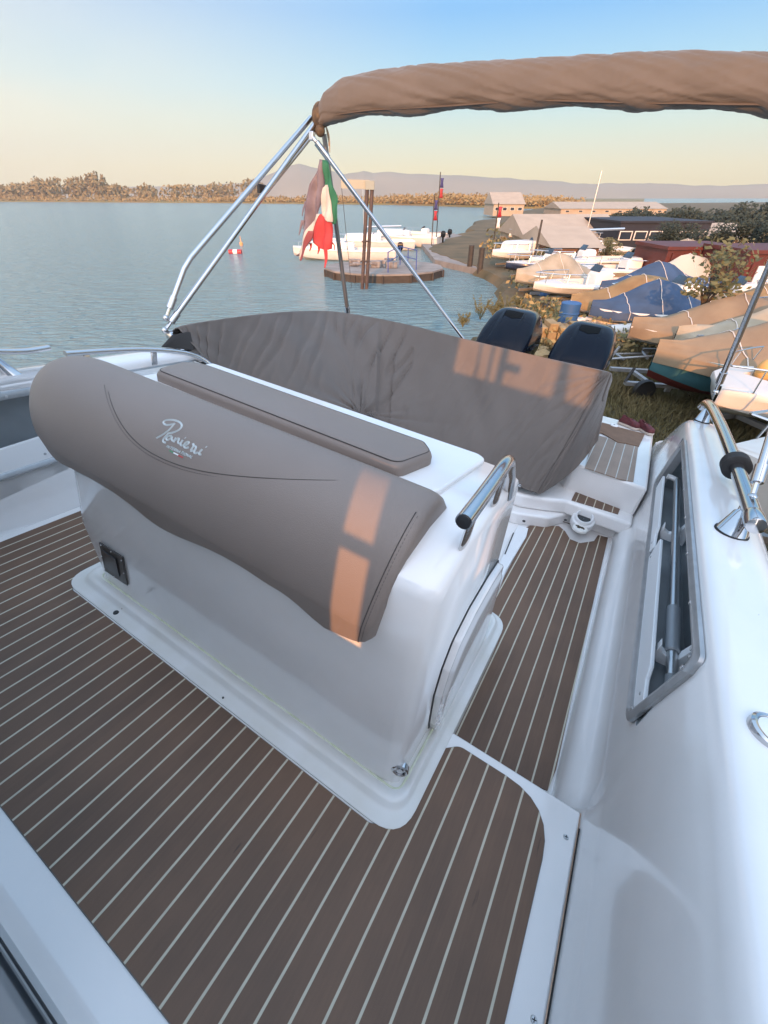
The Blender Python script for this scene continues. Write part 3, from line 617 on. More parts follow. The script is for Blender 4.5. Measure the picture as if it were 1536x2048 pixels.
# ---- cabin front behind the camera (only its sill and dark door reach the picture; it also shades the cockpit)
k = MB_(); rws = []
for x in (-2.10, -1.4, -.9, -.6, .34):
    rws.append([Vector((x, y, z)) for y, z in ((-.028, -.003), (-.090, -.001), (-.102, .004), (-.112, .016), (-.122, .022), (-.132, .018), (-.138, .004), (-.14, -.05))])
k.grid(rws); build(k, 'deck_sill', GEL, boat)
WY = -.60
k = MB_(); k.box((-2.13, -.19, -.12), (-.40, -.1415, .45)); build(k, 'cabin_door', DGLASS, boat)
k = MB_(); k.box((-2.13, -.19, .452), (-.40, -.1415, 1.38)); build(k, 'cabin_front', GEL, boat)  # upper panel made white to bounce light onto the console
k = MB_(); k.box((-2.13, -.20, 1.38), (-.40, -.16, 1.44)); k.box((-.40, WY, -.3), (-.37, -.16, 1.44)); build(k, 'cabin_frame', GEL, boat)
# added unseen sun blocker, its openings shaped for the light patches, built round the holes from plain boxes
xa = [-.40, .055, .118, .145, .385, .45, .62]; za = [-.3, .79, .84, 1.050, 1.078, 1.14, 1.22, 1.27, 2.0]
holes = [(.055, .118, .79, 1.050), (.055, .118, 1.078, 1.17), (.145, .62, 1.27, 2.45), (.345, .405, .95, 1.13), (-.335, -.30, .92, .96)]
xa = sorted({-.40, .62} | {h for q in holes for h in q[:2]}); za = sorted({-.3, 1.75} | {h for q in holes for h in q[2:] if h < 1.75})
k = MB_()
for i in range(len(xa) - 1):
    for j in range(len(za) - 1):
        cx = (xa[i] + xa[i + 1]) / 2; cz = (za[j] + za[j + 1]) / 2
        if any(h[0] < cx < h[1] and h[2] < cz < h[3] for h in holes): continue
        x0, x1, z0, z1 = xa[i], xa[i + 1], za[j], za[j + 1]
        k.add([(x0, WY, z0), (x1, WY, z0), (x1, WY, z1), (x0, WY, z1)], [(0, 1, 2, 3)])
build(k, 'sun_mask_bulkhead', GEL, boat, shade=False)
for x0, x1, z1 in ((.300, .312, 1.50), (.385, .402, 1.62), (.455, .50, 1.66)):  # unseen bars added to throw upright shadows onto the seat cover
    k = MB_(); k.box((x0, WY - .01, 1.27), (x1, WY + .01, z1)); build(k, 'shadow_bar', STEEL, boat)
k = MB_(); k.box((.455, WY - .012, 1.36), (.60, WY + .012, 1.41)); build(k, 'shadow_bar_bracket', STEEL, boat)  # unseen crosspiece added with the shadow bars

# =================================================================== THINGS ON THE BOAT
# ---- folded bimini
BY = 2.65
bim = thing('bimini_top', 'folded brown canvas sunshade roll carried on steel bows over the stern', 'bimini', (-2.2, 1.5, .75), boat=True)
ctr = [(638, 236, .055), (655, 214, .09), (690, 199, .115), (760, 187, .118), (860, 178, .115), (980, 172, .110), (1100, 167, .108), (1250, 164, .108), (1390, 163, .108), (1470, 166, .108), (1536, 168, .106)]
path = [(bt(x, y, Y=BY), r) for x, y, r in ctr]; path = [(p, r) for p, r in path]
for p, r in path[:7][::-1]:
    q = Vector((MX(p.x), p.y, p.z));
    if q.x > path[-1][0].x + .05 or True:
        if q.x > path[-1][0].x: path.append((q, r))
pts = [p for p, r in path]
def resample(pr, n):
    ps = [p for p, r in pr]; L_ = [0]
    for a, b in zip(ps, ps[1:]): L_.append(L_[-1] + (b - a).length)
    out = []
    for i in range(n + 1):
        s = L_[-1] * i / n; j = max(0, min(len(ps) - 2, next((k for k in range(len(L_) - 1) if L_[k + 1] >= s), len(ps) - 2)))
        t = (s - L_[j]) / max(L_[j + 1] - L_[j], 1e-6); out.append((ps[j].lerp(ps[j + 1], t), pr[j][1] * (1 - t) + pr[j + 1][1] * t, s))
    return out
rs = resample(path, 340); k = MB_(); rows = []
for i, (p, r, s) in enumerate(rs):
    ring = []; NA = 72
    for j in range(NA):
        a = 2 * math.pi * j / NA; ca, sa = math.cos(a), math.sin(a)
        pw = .75; ex = math.copysign(abs(ca) ** pw, ca); ez = math.copysign(abs(sa) ** pw, sa)
        w = noise.noise(Vector((s * 3.2 + ca * .6, ca * .9, sa * .9))) * .006 + noise.noise(Vector((s * 9 - sa * 2.0, 3 + ca * 1.3, sa * 1.3))) * .0025 + abs(noise.noise(Vector((s * 5.2 + sa * 2.4, ca * .7, 7)))) * -.010
        w += -.0045 * max(0, .22 - abs(noise.noise(Vector((s * 7.5 + sa * 3.2 + 2, ca * .8 - s, 11))))) / .22 - .002 * max(0, .2 - abs(noise.noise(Vector((s * 13 - sa * 4.5, ca * 1.2 + 4, 2))))) / .2
        w += -.012 * math.exp(-((a - 4.9) % (2 * math.pi) - 0) ** 2 / .02)
        rr_ = r + w
        if sa < -.55: rr_ += .010 * math.sin(s * 11 + 1) * (-sa)
        ring.append(Vector((p.x + (0 if i < 146 else 0), p.y + ex * rr_ * .62, p.z + ez * rr_ * .80)))
    rows.append(ring)
k.loft(rows); cv = build(k, 'canvas_boot', BROWN, bim); cv.data.set_sharp_from_angle(angle=R(70))
k = MB_(); zp = []
for (p, r, s) in rs[12:-12]:
    zp.append(p + Vector((0, -r * .40, -r * .66 + .004 * math.sin(s * 6))))
k.tube(zp, .0045, 6); build(k, 'zip_seam', mat('zip_tape', (.08, .06, .045), .6), cv)
APX = bt(632, 238, Y=BY - .02)
def pole(nm, pts, r, m=STEEL, sm=0, par=bim):
    k = MB_(); k.tube([Vector(p) for p in pts], r, 14, smooth_path=sm); return build(k, nm, m, par)
def foot(a, d, par):
    d = Vector(d).normalized(); a = Vector(a)
    k = MB_(); k.tube([a + d * .035, a + d * .036, a + d * .10, a + d * .101], [.0165, .0195, .0195, .0165], 14); f_ = build(k, 'pole_fitting', STEEL, par)
    k = MB_(); k.tube([a - d * .025, a + d * .04], .009, 8); k.ball(a - d * .02, .017, 8); build(k, 'hinge_eye', STEEL, f_)
    return f_
fL = bt(334, 655, X=-2.265); pA = bt(345, 632, X=-2.26); pB = bt(628, 250, Y=BY - .03)
for mir in (0, 1):
    F = (lambda v: Vector((MX(v.x), v.y, v.z))) if mir else (lambda v: Vector(v))
    a = F(fL) if not mir else bt(1507, 985, X=.50); b = F(pB)
    p1 = pole('bow_pole', [a + (b - a).normalized() * .06, b], .0145); foot(a, b - a, p1)
    c1 = bt(341, 612, X=-2.27); c2_ = bt(368, 538, X=-2.27); c3 = bt(382, 515, X=-2.27); c4 = bt(622, 236, Y=BY)
    p2 = pole('bow_pole', [F(c1), F(c2_), F(c3), F(c4)], .0145)
    foot(F(c1) - (F(c2_) - F(c1)).normalized() * .05, F(c2_) - F(c1), p2)
    # second, inner tube lying along the upper half of the bows
    m1_ = bt(527, 378, X=-2.25); p3 = pole('inner_pole', [F(m1_) + Vector((0, 0, -.03)), F(bt(634, 258, Y=BY))], .012)
    k = MB_(); k.obox(F(bt(524, 378, X=-2.255)), (.012, 0, 0), (0, .03, .0), (0, 0, .022)); build(k, 'pole_clip', BPLAS, p3, bevel=.004)
    k = MB_(); q = F(bt(640, 232, Y=BY)); k.ball(q, .05, 10, (1, 1, 1.3)); k.ball(q + Vector((.02, -.02, -.07)), .03, 8); build(k, 'lashing', mat('dark_lashing', (.03, .025, .02), .8, c2=(.12, .08, .04), vscale=40), bim)
# forward strut that runs down to the transom, with its hinge
s0 = bt(633, 285, Y=2.45); s1_ = bt(922, 672, Y=3.1)
st_ = pole('transom_strut', [s0, s1_, s1_ + (s1_ - s0).normalized() * .1], .0125)
k = MB_(); d = (s1_ - s0).normalized(); k.tube([s0 + d * .0, s0 + d * .001, s0 + d * .09, s0 + d * .091], [.012, .0175, .0175, .012], 14); build(k, 'strut_collar', STEEL, st_)
k = MB_(); q = bt(624, 272, Y=2.45); k.tube([q, s0], .011, 8); k.obox(q, (.015, 0, 0), (0, .012, 0), (.0, 0, .02)); build(k, 'strut_hinge', STEEL, st_, bevel=.003)
# rear strut on the right side
r0 = bt(1400, 800, X=.46); r0 = Vector((.462, 3.13, .80)); r1 = bt(1536, 536, Y=2.98); r2 = r0 + (r1 - r0) * 1.9
d = (r1 - r0).normalized(); st_ = pole('rear_strut', [r0 + d * .06, r2], .0145); foot(r0, d, st_)
# dark rear strut on the left with the flags tied to it
e0 = bt(695, 622, Y=3.0); e1 = bt(648, 268, Y=2.75); st_ = pole('rear_strut', [e0, e1], .0155, mat('weathered_steel', (.22, .22, .22), .35, .9)); foot(e0 - (e1 - e0).normalized() * .07, e1 - e0, st_)
k = MB_()
for i in range(3):
    k.tube([e1 + Vector((.01 * i, -.01, .04)), e1 + Vector((.03 + .015 * i, -.02, .03 - .02 * i)), e1 + Vector((.05 + .008 * i, -.02, -.03 - .03 * i))], .0028, 5, smooth_path=2)
build(k, 'tie_cord', mat('tan_cord', (.35, .25, .15), .8), st_)

# ---- flag, torn and faded, tied to the rear strut
FY = 2.62
def cloth(polys, name, m, parent, y=FY, nx=7, th=.003, wav=.012):
    # polys: list of (left px, right px, py) rows
    k = MB_(); rows = []
    rr2 = []
    for a, b in zip(polys, polys[1:]):
        for t in (0, .33, .66): rr2.append([a[i] * (1 - t) + b[i] * t for i in range(3)])
    rr2.append(polys[-1])
    for (xl_, xr_, py) in rr2:
        row = []
        for i in range(nx + 1):
            px = xl_ + (xr_ - xl_) * i / nx; p = bt(px, py, Y=y); p.y += wav * math.sin(px * .30 + py * .02) + .006 * math.sin(py * .12 + px * .1); row.append(p)
        rows.append(row)
    k.grid(rows); return build(k, name, m, parent, solid=th)
flag = thing('flag', 'torn green, white and red striped flag with faded shreds hanging from the rear strut', 'flag', tuple(bt(648, 320, Y=FY)), boat=True)
FG = mat('flag_green', (.02, .15, .085), .8, var=.12, vscale=8); FW = mat('flag_white', (.50, .50, .46), .8, var=.2, vscale=8); FR = mat('flag_red', (.42, .045, .05), .8, var=.12, vscale=9); FP = mat('flag_faded', (.11, .09, .12), .85, c2=(.20, .18, .21), vscale=9)
cloth([(646, 655, 320), (647, 661, 345), (648, 666, 370), (652, 671, 390), (657, 675, 405), (659, 677, 420), (661, 675, 438), (663, 668, 448)], 'green_band', FG, flag)
cloth([(649, 654, 369), (645, 660, 376), (643, 662, 400), (642, 664, 420), (643, 665, 430), (650, 665, 438), (658, 664, 444)], 'white_band', FW, flag, y=FY - .006)
rb = cloth([(638, 646, 428), (632, 655, 436), (627, 663, 446), (624, 664, 470), (623, 664, 484), (633, 663, 490), (640, 662, 497), (650, 656, 500), (651, 655, 520), (651, 653, 536)], 'red_band', FR, flag, y=FY - .003)
cloth([(634, 640, 428), (622, 633, 446), (612, 624, 465), (604, 616, 485), (597, 609, 503), (596, 602, 518)], 'white_edge', FW, flag, y=FY - .009, nx=4)
cloth([(618, 628, 462), (612, 622, 478), (604, 613, 494), (598, 605, 515), (597, 601, 521)], 'red_edge', mat('flag_red_faded', (.22, .06, .07), .8), flag, y=FY - .012, nx=4)
cloth([(642, 648, 320), (630, 648, 345), (622, 647, 370), (616, 646, 395), (610, 640, 418), (604, 636, 436), (604, 628, 455), (606, 618, 478), (602, 610, 498), (592, 600, 512)], 'faded_band', FP, flag, y=FY + .01, nx=10, wav=.02)
for (a, b, c, d_) in ((606, 604, 402, 432), (611, 603, 430, 458), (601, 598, 440, 470), (636, 637, 492, 508), (617, 618, 486, 502), (660, 668, 484, 500)):
    cloth([(a, a + 4, c), (b, b + 2.5, (c + d_) / 2), (b - 1, b, d_)], 'torn_shred', FP if a < 615 else FR, flag, y=FY + .012, nx=2)

# ---- the big cover over the stern seats
def V(x, y, z): return Vector((x, y, z))
T_ = [bt(356, 656, X=-2.2), bt(376, 650, X=-2.2), bt(430, 641, X=-2.2), bt(520, 629, X=-2.2), bt(590, 623, X=-2.19), bt(645, 622, X=-2.14), bt(690, 626, Y=2.84), bt(760, 638, Y=2.90), bt(830, 653, Y=2.95), bt(900, 671, Y=2.96), bt(980, 690, Y=2.96), bt(1060, 709, Y=2.96), bt(1140, 727, Y=2.96), bt(1200, 740, Y=2.96), bt(1219, 745, Y=2.96), bt(1222, 750, Y=3.12), bt(1222, 756, Y=3.35)]
B_ = [bt(432, 750, Y=1.62), bt(450, 765, Y=1.68), bt(500, 775, Y=1.85), bt(570, 795, Y=2.0), bt(640, 812, Y=2.15), bt(700, 826, Y=2.3), bt(722, 828, Y=2.36), bt(750, 850, Y=2.40), V(-1.15, 2.46, .08), V(-.9, 2.5, .045), V(-.7, 2.53, .04), V(-.5, 2.55, .03), bt(1030, 972, Y=2.58), bt(1066, 984, Y=2.59), bt(1086, 985, Y=2.62), bt(1150, 938, Y=2.80), bt(1196, 880, Y=2.95)]
SP = B_[6].copy()
def cr(lst, s):
    n = len(lst) - 1; i = min(int(s * n), n - 1); t = s * n - i
    p0, p1, p2, p3 = lst[max(i - 1, 0)], lst[i], lst[i + 1], lst[min(i + 2, n)]
    return .5 * ((2 * p1) + (p2 - p0) * t + (2 * p0 - 5 * p1 + 4 * p2 - p3) * t * t + (3 * p1 - p0 - 3 * p2 + p3) * t ** 3)
NS, NT = 330, 84; rows = []
for i in range(NS + 1):
    s = i / NS; a = cr(T_, s); b = cr(B_, s); row = []
    si = s * 16
    out = Vector((-1, 0, 0)) if si < 4 else (Vector((0, 1, 0)) if si > 6.5 else Vector((-1, 1, 0)).normalized())
    if si > 14: out = Vector((.2, 1, 0)).normalized()
    # skirt falling outside the ridge
    for h in (.16, .10, .05, .02): row.append(a + out * (.03 + .12 * (h / .16) ** .5 * .5) + Vector((0, 0, -h * 1.2)))
    row.append(a + out * .02 + Vector((0, 0, -.004)))
    for j in range(NT + 1):
        t = j / NT; p = a.lerp(b, t)
        if si < 14.2:
            sag = math.sin(math.pi * t) * (.05 if si > 7 else -.02); p.z += -sag * .6; p.y += sag * .5 * (1 if si > 7 else 0)
            if si > 7.5 and si < 14.2: # skirt falls steeper near the bottom
                p.y -= .05 * math.sin(math.pi * t) * t
        else: p.y += .0
        row.append(p)
    rows.append(row)
# folds: creases fanning out of the gathered point, and soft ripples falling from the ridge
for i, row in enumerate(rows):
    s = i / NS * 16
    for j, p in enumerate(row):
        if j < 5: continue
        t = (j - 5) / NT; e = math.sin(math.pi * min(t * 1.02, 1)) ** .6 if t < .98 else 0
        dv = p - SP; L_ = dv.length; ang = math.atan2(dv.z * 1.2 + dv.y * .4, dv.x)
        f1 = math.exp(-(L_ / .20)) * (abs(noise.noise(Vector((ang * 3.7, 1.3, 0)))) - .22) * .13 * min(L_ / .07, 1)
        f2 = noise.noise(Vector((s * 1.5 - t * 2.4, t * 1.1, 4))) * .028 * (1.2 - t) * e
        rdg = noise.noise(Vector((s * 2.3 + t * 3.5, t * .8, 9))); f3 = -max(0, .16 - abs(rdg)) * .19 * e * (1.15 - .9 * t if s < 8 else .25)
        br = noise.noise(Vector((s * 6 + 2, t * 2, 2))) * .012 * (t ** 3)
        tr = 0
        if s > 11.5: # tension creases running in to the top right corner
            dc = p - T_[14]; a2_ = math.atan2(dc.z, dc.x); tr = -max(0, .2 - abs(noise.noise(Vector((a2_ * 4.0, 5, 5))))) * .10 * math.exp(-dc.length / .32) * min(dc.length / .06, 1)
        n_ = Vector((.15 if s < 6 else 0, -.75, .6)).normalized()
        p += n_ * (f1 + f2 + f3 + br + tr)
k = MB_(); k.grid(rows); cover = thing('seat_cover', 'large taupe canvas cover draped over the stern seats behind the console', 'boat cover', (-1.1, 2.5, 0), boat=True)
cob = build(k, 'canvas_sheet', CANVAS, cover, solid=.004); cob.data.set_sharp_from_angle(angle=R(80))
k = MB_(); k.tube([rows[i][-2] + Vector((0, -.003, 0)) for i in range(0, int(NS * 14 / 16))], .005, 6); build(k, 'hem', CANVAS, cover)
k = MB_(); sp_ = []
ii = int(NS * 13.45 / 16)
for j in range(5 + 20, len(rows[ii]) - 1): sp_.append(rows[ii][j] + Vector((0, -.004, .002)))
k.tube(sp_, .002, 5); build(k, 'corner_seam', THREAD, cover)
c_ = bt(1040, 971, Y=2.56); k = MB_(); k.loft(coin(c_, (0, -1, .1), ((.010, -.006), (.010, .002), (.004, .004)), 12)); build(k, 'press_stud', STEEL, cover)
k = MB_(); q = SP + Vector((.0, -.02, -.01))
for a in range(7): 
    an = a * .75 - 2.3; k.tube([q, q + Vector((math.cos(an) * .07, -.008, math.sin(an) * .05)), q + Vector((math.cos(an) * .13, .01, math.sin(an) * .10))], [.006, .005, .001], 6)
build(k, 'gathered_knot', CANVAS, cover)
# seats and backrest hidden beneath the cover, so it rests on something
k = MB_(); k.box((MX(.32), 1.9, -.18), (-1.93, 2.7, .20)); k.box((-1.9, 2.84, -.1), (-.28, 3.03, .36)); build(k, 'stern_bench', GEL, boat, bevel=.03)
k = MB_(); k.box((MX(.30), 3.05, .1), (-.20, 3.45, .45)); build(k, 'sun_pad_base', GEL, boat, bevel=.03)
# black mesh wedge hanging under the rail at the cover's left end
k = MB_(); q = [bt(322, 694, X=-2.2), bt(344, 670, X=-2.2), bt(372, 664, X=-2.16), bt(380, 700, X=-2.14)]; k.prism(q, (.01, .02, 0)); build(k, 'black_flap', BLACK, cover)

# ---- mat on the stern platform, cap and shoes
mp_ = [bt(x, y, Z=.203) for x, y in [(1191, 867), (1203, 866), (1218, 874), (1234, 884), (1252, 887), (1278, 893), (1290, 868), (1250, 858), (1204, 845)]]
k = MB_(); k.prism([(p.x, p.y, .200) for p in mp_], (0, 0, .006)); boatsolo(k, 'foam_mat', mat('brown_foam', (.20, .115, .07), .8, var=.25, vscale=12, bump=.1, bscale=200), 'plain brown foam mat lying on the stern platform beside the cover', 'mat', tuple(mp_[4]), bevel=.002, shade=False)
cc = bt(1228, 851, Z=.208); k = MB_(); k.loft(disc(cc, .034, .03, -.002, .008)); cp_ = boatsolo(k, 'deck_cap', WPLAS, 'small round white cap with a dark mark at the edge of the brown mat', 'cap', tuple(cc), bevel=.003)
k = MB_(); k.loft(disc(cc + V(0, 0, .008), .009, .008, 0, .001, 10)); build(k, 'cap_mark', BPLAS, cp_, off=cc)
MAR = mat('maroon_fabric', (.13, .02, .025), .7, c2=(.06, .012, .015), vscale=40); SOLE = mat('pale_sole', (.5, .42, .36), .6); LACE = mat('pale_lace', (.6, .55, .5), .7)
def shoe(label, base, ang):
    base = Vector(base); t = thing('shoe', label, 'shoe', base, 'pair of shoes on the stern platform', boat=True)
    ca, sa = math.cos(ang), math.sin(ang)
    def L(x, y, z):
        x *= .68; y *= .75; z *= .8
        return base + Vector((ca * x - sa * y, sa * x + ca * y, z))
    out = [(-.135, .02), (-.13, .036), (-.08, .038), (0, .036), (.07, .05), (.12, .04), (.14, .0), (.12, -.04), (.07, -.048), (0, -.034), (-.08, -.035), (-.13, -.032), (-.135, -.01)]
    out = [tuple(p) for p in rpoly([Vector(p) for p in out], .02, 2)]
    k = MB_(); k.loft([[L(x * s_, y * s_, z) for x, y in out] for s_, z in ((.97, 0), (1, .006), (1, .022), (.97, .028))]); build(k, 'sole', SOLE, t)
    k = MB_(); rg = []
    for z, s_, cut in ((.024, .96, 0), (.045, .93, 0), (.06, .85, .0), (.072, .66, -.02), (.085, .5, -.045)):
        rg.append([L(x * s_ + cut, y * s_ * (1 - .1 * (z > .06)), z + (.012 if x < -.05 and z > .07 else 0)) for x, y in out])
    k.loft(rg, True, False); up = build(k, 'upper', MAR, t, solid=.004)
    k = MB_(); k.loft([[L(x * .5 - .045, y * .42, .076) for x, y in out]] * 1 + [[L(x * .2 - .045, y * .2, .07) for x, y in out]], True, True); build(k, 'lining', SOLE, up)
    k = MB_()
    for i in range(4): k.tube([L(.0 + .02 * i, -.022, .072 - .006 * i), L(.012 + .02 * i, 0, .080 - .007 * i), L(.0 + .02 * i, .022, .072 - .006 * i)], .003, 5)
    build(k, 'laces', LACE, up)
shoe('maroon lace-up shoe beside the brown mat, nearer the white gunwale', bt(1287, 863, Z=.2), -.75)
shoe('maroon lace-up shoe beside the brown mat, nearer the taupe cover', bt(1256, 853, Z=.2), -.35)
# ---- telescopic pole lying in the right locker
tp_ = thing('boat_hook', 'telescopic aluminium boat hook with grey plastic tip stowed in the right side locker', 'boat hook', (.425, 1.1, .36), boat=True)
k = MB_(); k.tube([(.43, 1.46, .352), (.43, 2.58, .40)], .0155, 18); build(k, 'tube', ALU, tp_)
k = MB_(); k.tube([(.43, 1.24, .342), (.43, 1.245, .342), (.43, 1.27, .343), (.43, 1.46, .352), (.43, 1.462, .352)], [.018, .022, .0205, .0205, .016], 18); build(k, 'grip_sleeve', mat('grey_sleeve', (.30, .32, .34), .45, .3), tp_)
k = MB_(); k.tube([(.43, 1.13, .337), (.43, 1.25, .342)], .0145, 14); tpb = build(k, 'inner_tube', ALU, tp_)
k = MB_(); k.tube([(.43, 1.14, .337), (.43, 1.10, .336), (.43, 1.03, .330), (.43, .995, .327), (.43, .99, .327), (.43, .98, .326)], [.017, .018, .012, .008, .012, .010], 12); k.tube([(.43, 1.12, .337), (.425, 1.10, .356), (.42, 1.07, .366)], [.009, .007, .003], 8); build(k, 'hook_tip', mat('grey_nylon', (.20, .21, .22), .5), tp_)
k = MB_(); k.tube([(.43, 2.58, .40), (.40, 2.60, .40), (.38, 2.60, .40)], .014, 10); build(k, 'end_knob', mat('white_knob', (.6, .6, .6), .4), tp_)

# ---- twin outboards
def outboard(label, cx, y0, zt):
    t = thing('outboard_motor', label, 'outboard motor', (cx, y0 + .35, -.6), 'pair of outboard motors behind the covered stern', boat=True)
    def rg(z, ya, yb, hw, tw=1.0, r=.09):
        hw *= .87
        pl = rpoly([Vector(p) for p in ((cx - hw, y0 + ya), (cx + hw, y0 + ya), (cx + hw * tw, y0 + yb), (cx - hw * tw, y0 + yb))], r, 6)
        return [Vector((p.x, p.y, zt + z)) for p in pl]
    k = MB_(); k.loft([rg(-.62, .12, .50, .16), rg(-.50, .06, .60, .215), rg(-.42, .035, .66, .235), rg(-.40, .03, .665, .238)]); ck = build(k, 'lower_cowl', COWL2, t)
    k = MB_(); k.loft([rg(-.398, .03, .665, .238), rg(-.32, .0, .69, .262), rg(-.26, .03, .69, .268, r=.10), rg(-.18, .11, .69, .262, r=.10), rg(-.10, .20, .68, .245, .95, .10), rg(-.045, .28, .65, .222, .93, .10), rg(-.012, .34, .60, .185, .9, .09), rg(0, .38, .56, .14, .9, .07)]); cw = build(k, 'cowling', COWL, t)
    k = MB_(); rr3 = rg(-.405, .026, .668, .241); k.tube(rr3 + [rr3[0]], .006, 6); build(k, 'cowl_seam', SILVER, ck)
    # raised hood panel on the forward slope
    def S(u, v, lift=0):      # u -1..1 across, v 0..1 up the slope
        prf = [(-.345, .002), (-.30, .012), (-.26, .028), (-.18, .108), (-.10, .198), (-.045, .278), (-.014, .338)]
        q = v * (len(prf) - 1); i = min(int(q), len(prf) - 2); f_ = q - i
        z = prf[i][0] * (1 - f_) + prf[i + 1][0] * f_; y = prf[i][1] * (1 - f_) + prf[i + 1][1] * f_
        hw = .185 - .045 * v; 
        return Vector((cx + u * hw, y0 + y + .035 * abs(u) ** 4 - lift * .7, zt + z - .022 * abs(u) ** 3 + lift * .7))
    k = MB_(); rows = []
    for j in range(13):
        v = j / 12; row = []
        for i in range(17):
            u = -1 + i / 8; e = min(1, (1 - abs(u)) / .10, v / .05, (1 - v) / .05 + .0); row.append(S(u, v, .016 * max(e, 0) - .004))
        rows.append(row)
    k.grid(rows); pn = build(k, 'hood_panel', COWL, t)
    k = MB_(); rows = []
    for j in range(4):
        v = .80 + .17 * j / 3; rows.append([S(-.55 + 1.1 * i / 8, v - (.05 if j == 0 else 0) * (1 - abs(-1 + i / 4)), .0145) for i in range(9)])
    k.grid(rows); build(k, 'air_scoop', mat('scoop_black', (.002, .002, .002), .5, spec=.1), pn)
    for s_ in (-1, 1):
        k = MB_(); k.tube([S(s_ * .62, .98, .014), S(s_ * .60, .85, .015), S(s_ * .50, .62, .013)], [.007, .009, .002], 8); build(k, 'hood_rib', COWL, pn)
    # leg, bracket and propeller
    k = MB_(); k.box((cx - .10, y0 + .16, zt - 1.15), (cx + .10, y0 + .46, zt - .6)); k.box((cx - .035, y0 + .2, zt - 1.55), (cx + .035, y0 + .48, zt - 1.15)); build(k, 'leg', COWL2, t, bevel=.02)
    k = MB_(); k.box((cx - .14, y0 - .14, zt - 1.0), (cx + .14, y0 + .16, zt - .68)); build(k, 'bracket', COWL2, t, bevel=.02)
    k = MB_()
    for i in range(3):
        a = i * 2.094; k.obox((cx + math.cos(a) * .1, y0 + .56, zt - 1.45 + math.sin(a) * .1), (math.cos(a) * .09, .02, math.sin(a) * .09), (-math.sin(a) * .05, .02, math.cos(a) * .05), (0, .004, 0))
    k.ball((cx, y0 + .55, zt - 1.45), .05); build(k, 'propeller', SILVER, t)
outboard('black outboard motor behind the cover, the one further left beside the steel strut', -1.085, 3.86, .905)
outboard('black outboard motor behind the cover, the one nearer the stern step and shoes', -.425, 3.86, .905)

# unseen board added behind the camera, its outline shaped to shade the cockpit
k = MB_(); zb = -3.2; pl = [(.9, zb), (.9, 1.47), (1.20, 1.47), (1.215, 1.72), (1.15, 1.74), (1.15, 1.78), (1.33, 1.78), (1.33, 1.74), (1.255, 1.72), (1.28, 1.47), (1.43, 1.47), (1.47, 2.35), (4.6, 2.35), (4.6, zb)]
k.prism([MB @ Vector((x, -1.6, z)) for x, z in pl], ROT @ Vector((0, -.05, 0)))
solo(k, 'sun_blocker', mat('blocker_grey', (.3, .29, .27), .8), 'added unseen grey board blocking the sun from behind the viewer', 'sun blocker', tuple(MB @ Vector((2, -1.6, zb))), shade=False)

# =================================================================== WATER AND LAND
GZ = .35
wm = bpy.data.materials.new('water'); wm.use_nodes = True; n = wm.node_tree.nodes; l = wm.node_tree.links; p = n['Principled BSDF']
p.inputs['Base Color'].default_value = (.15, .265, .30, 1); p.inputs['Roughness'].default_value = .17; p.inputs['IOR'].default_value = 1.33
t = n.new('ShaderNodeTexCoord'); m1 = n.new('ShaderNodeMapping'); m1.inputs['Scale'].default_value = (.55, 1.5, 1); m1.inputs['Rotation'].default_value = (0, 0, R(-12)); l.new(t.outputs['Object'], m1.inputs[0])
a = n.new('ShaderNodeTexNoise'); a.inputs['Scale'].default_value = 2.4; a.inputs['Detail'].default_value = 5; a.inputs['Roughness'].default_value = .55; a.inputs['Distortion'].default_value = .6; l.new(m1.outputs[0], a.inputs['Vector'])
m2 = n.new('ShaderNodeMapping'); m2.inputs['Scale'].default_value = (.30, .62, 1); m2.inputs['Rotation'].default_value = (0, 0, R(18)); l.new(t.outputs['Object'], m2.inputs[0])
b = n.new('ShaderNodeTexNoise'); b.inputs['Scale'].default_value = 1.3; b.inputs['Detail'].default_value = 3; l.new(m2.outputs[0], b.inputs['Vector'])
s = n.new('ShaderNodeMath'); s.operation = 'MULTIPLY_ADD'; s.inputs[1].default_value = .8; l.new(b.outputs[0], s.inputs[0]); l.new(a.outputs[0], s.inputs[2])
bu = n.new('ShaderNodeBump'); bu.inputs['Strength'].default_value = 1.0; bu.inputs['Distance'].default_value = .6; l.new(s.outputs[0], bu.inputs['Height']); l.new(bu.outputs[0], p.inputs['Normal'])
k = MB_(); k.add([(-1900, -150, 0), (1900, -150, 0), (1900, 1420, 0), (-1900, 1420, 0)], [(0, 1, 2, 3)]); solo(k, 'water', wm, kind='structure', shade=False)

EARTH = mat('yard_earth', (.055, .05, .024), .95, c2=(.14, .10, .05), vscale=.5, detail=10, bump=.6, bscale=6)
MUD = mat('shore_mud', (.10, .085, .06), .9, c2=(.16, .13, .09), vscale=2, detail=8, bump=.5, bscale=5)
land = [(-1.1, -30), (-1.2, 0), (-.6, 6), (.75, 10.8), (1.4, 11.8), (2.6, 12.6), (3.6, 13.9), (4.5, 15.2), (4.7, 18), (5.9, 23.5), (5.6, 29), (4.3, 34), (3.6, 38), (4.2, 42), (8, 52), (12, 70), (20, 95), (33, 135), (60, 190), (150, 300), (400, 420), (900, 420), (900, -30)]
k = MB_(); rg = []
lp = [Vector(q) for q in land]
cen = Vector((200, 60))
random.seed(5); lq = []
for i, q in enumerate(lp[:-3]):
    nx_ = lp[i + 1]; 
    for t_ in ((0, .25, .5, .75) if (nx_ - q).length < 30 else (0, .2, .4, .6, .8)):
        r_ = q.lerp(nx_, t_); j_ = .18 if r_.y < 45 else 1.2
        lq.append(r_ + (Vector((random.uniform(-j_, j_), random.uniform(-j_, j_))) if 5 < r_.y else Vector((0, 0))))
lq += lp[-3:]
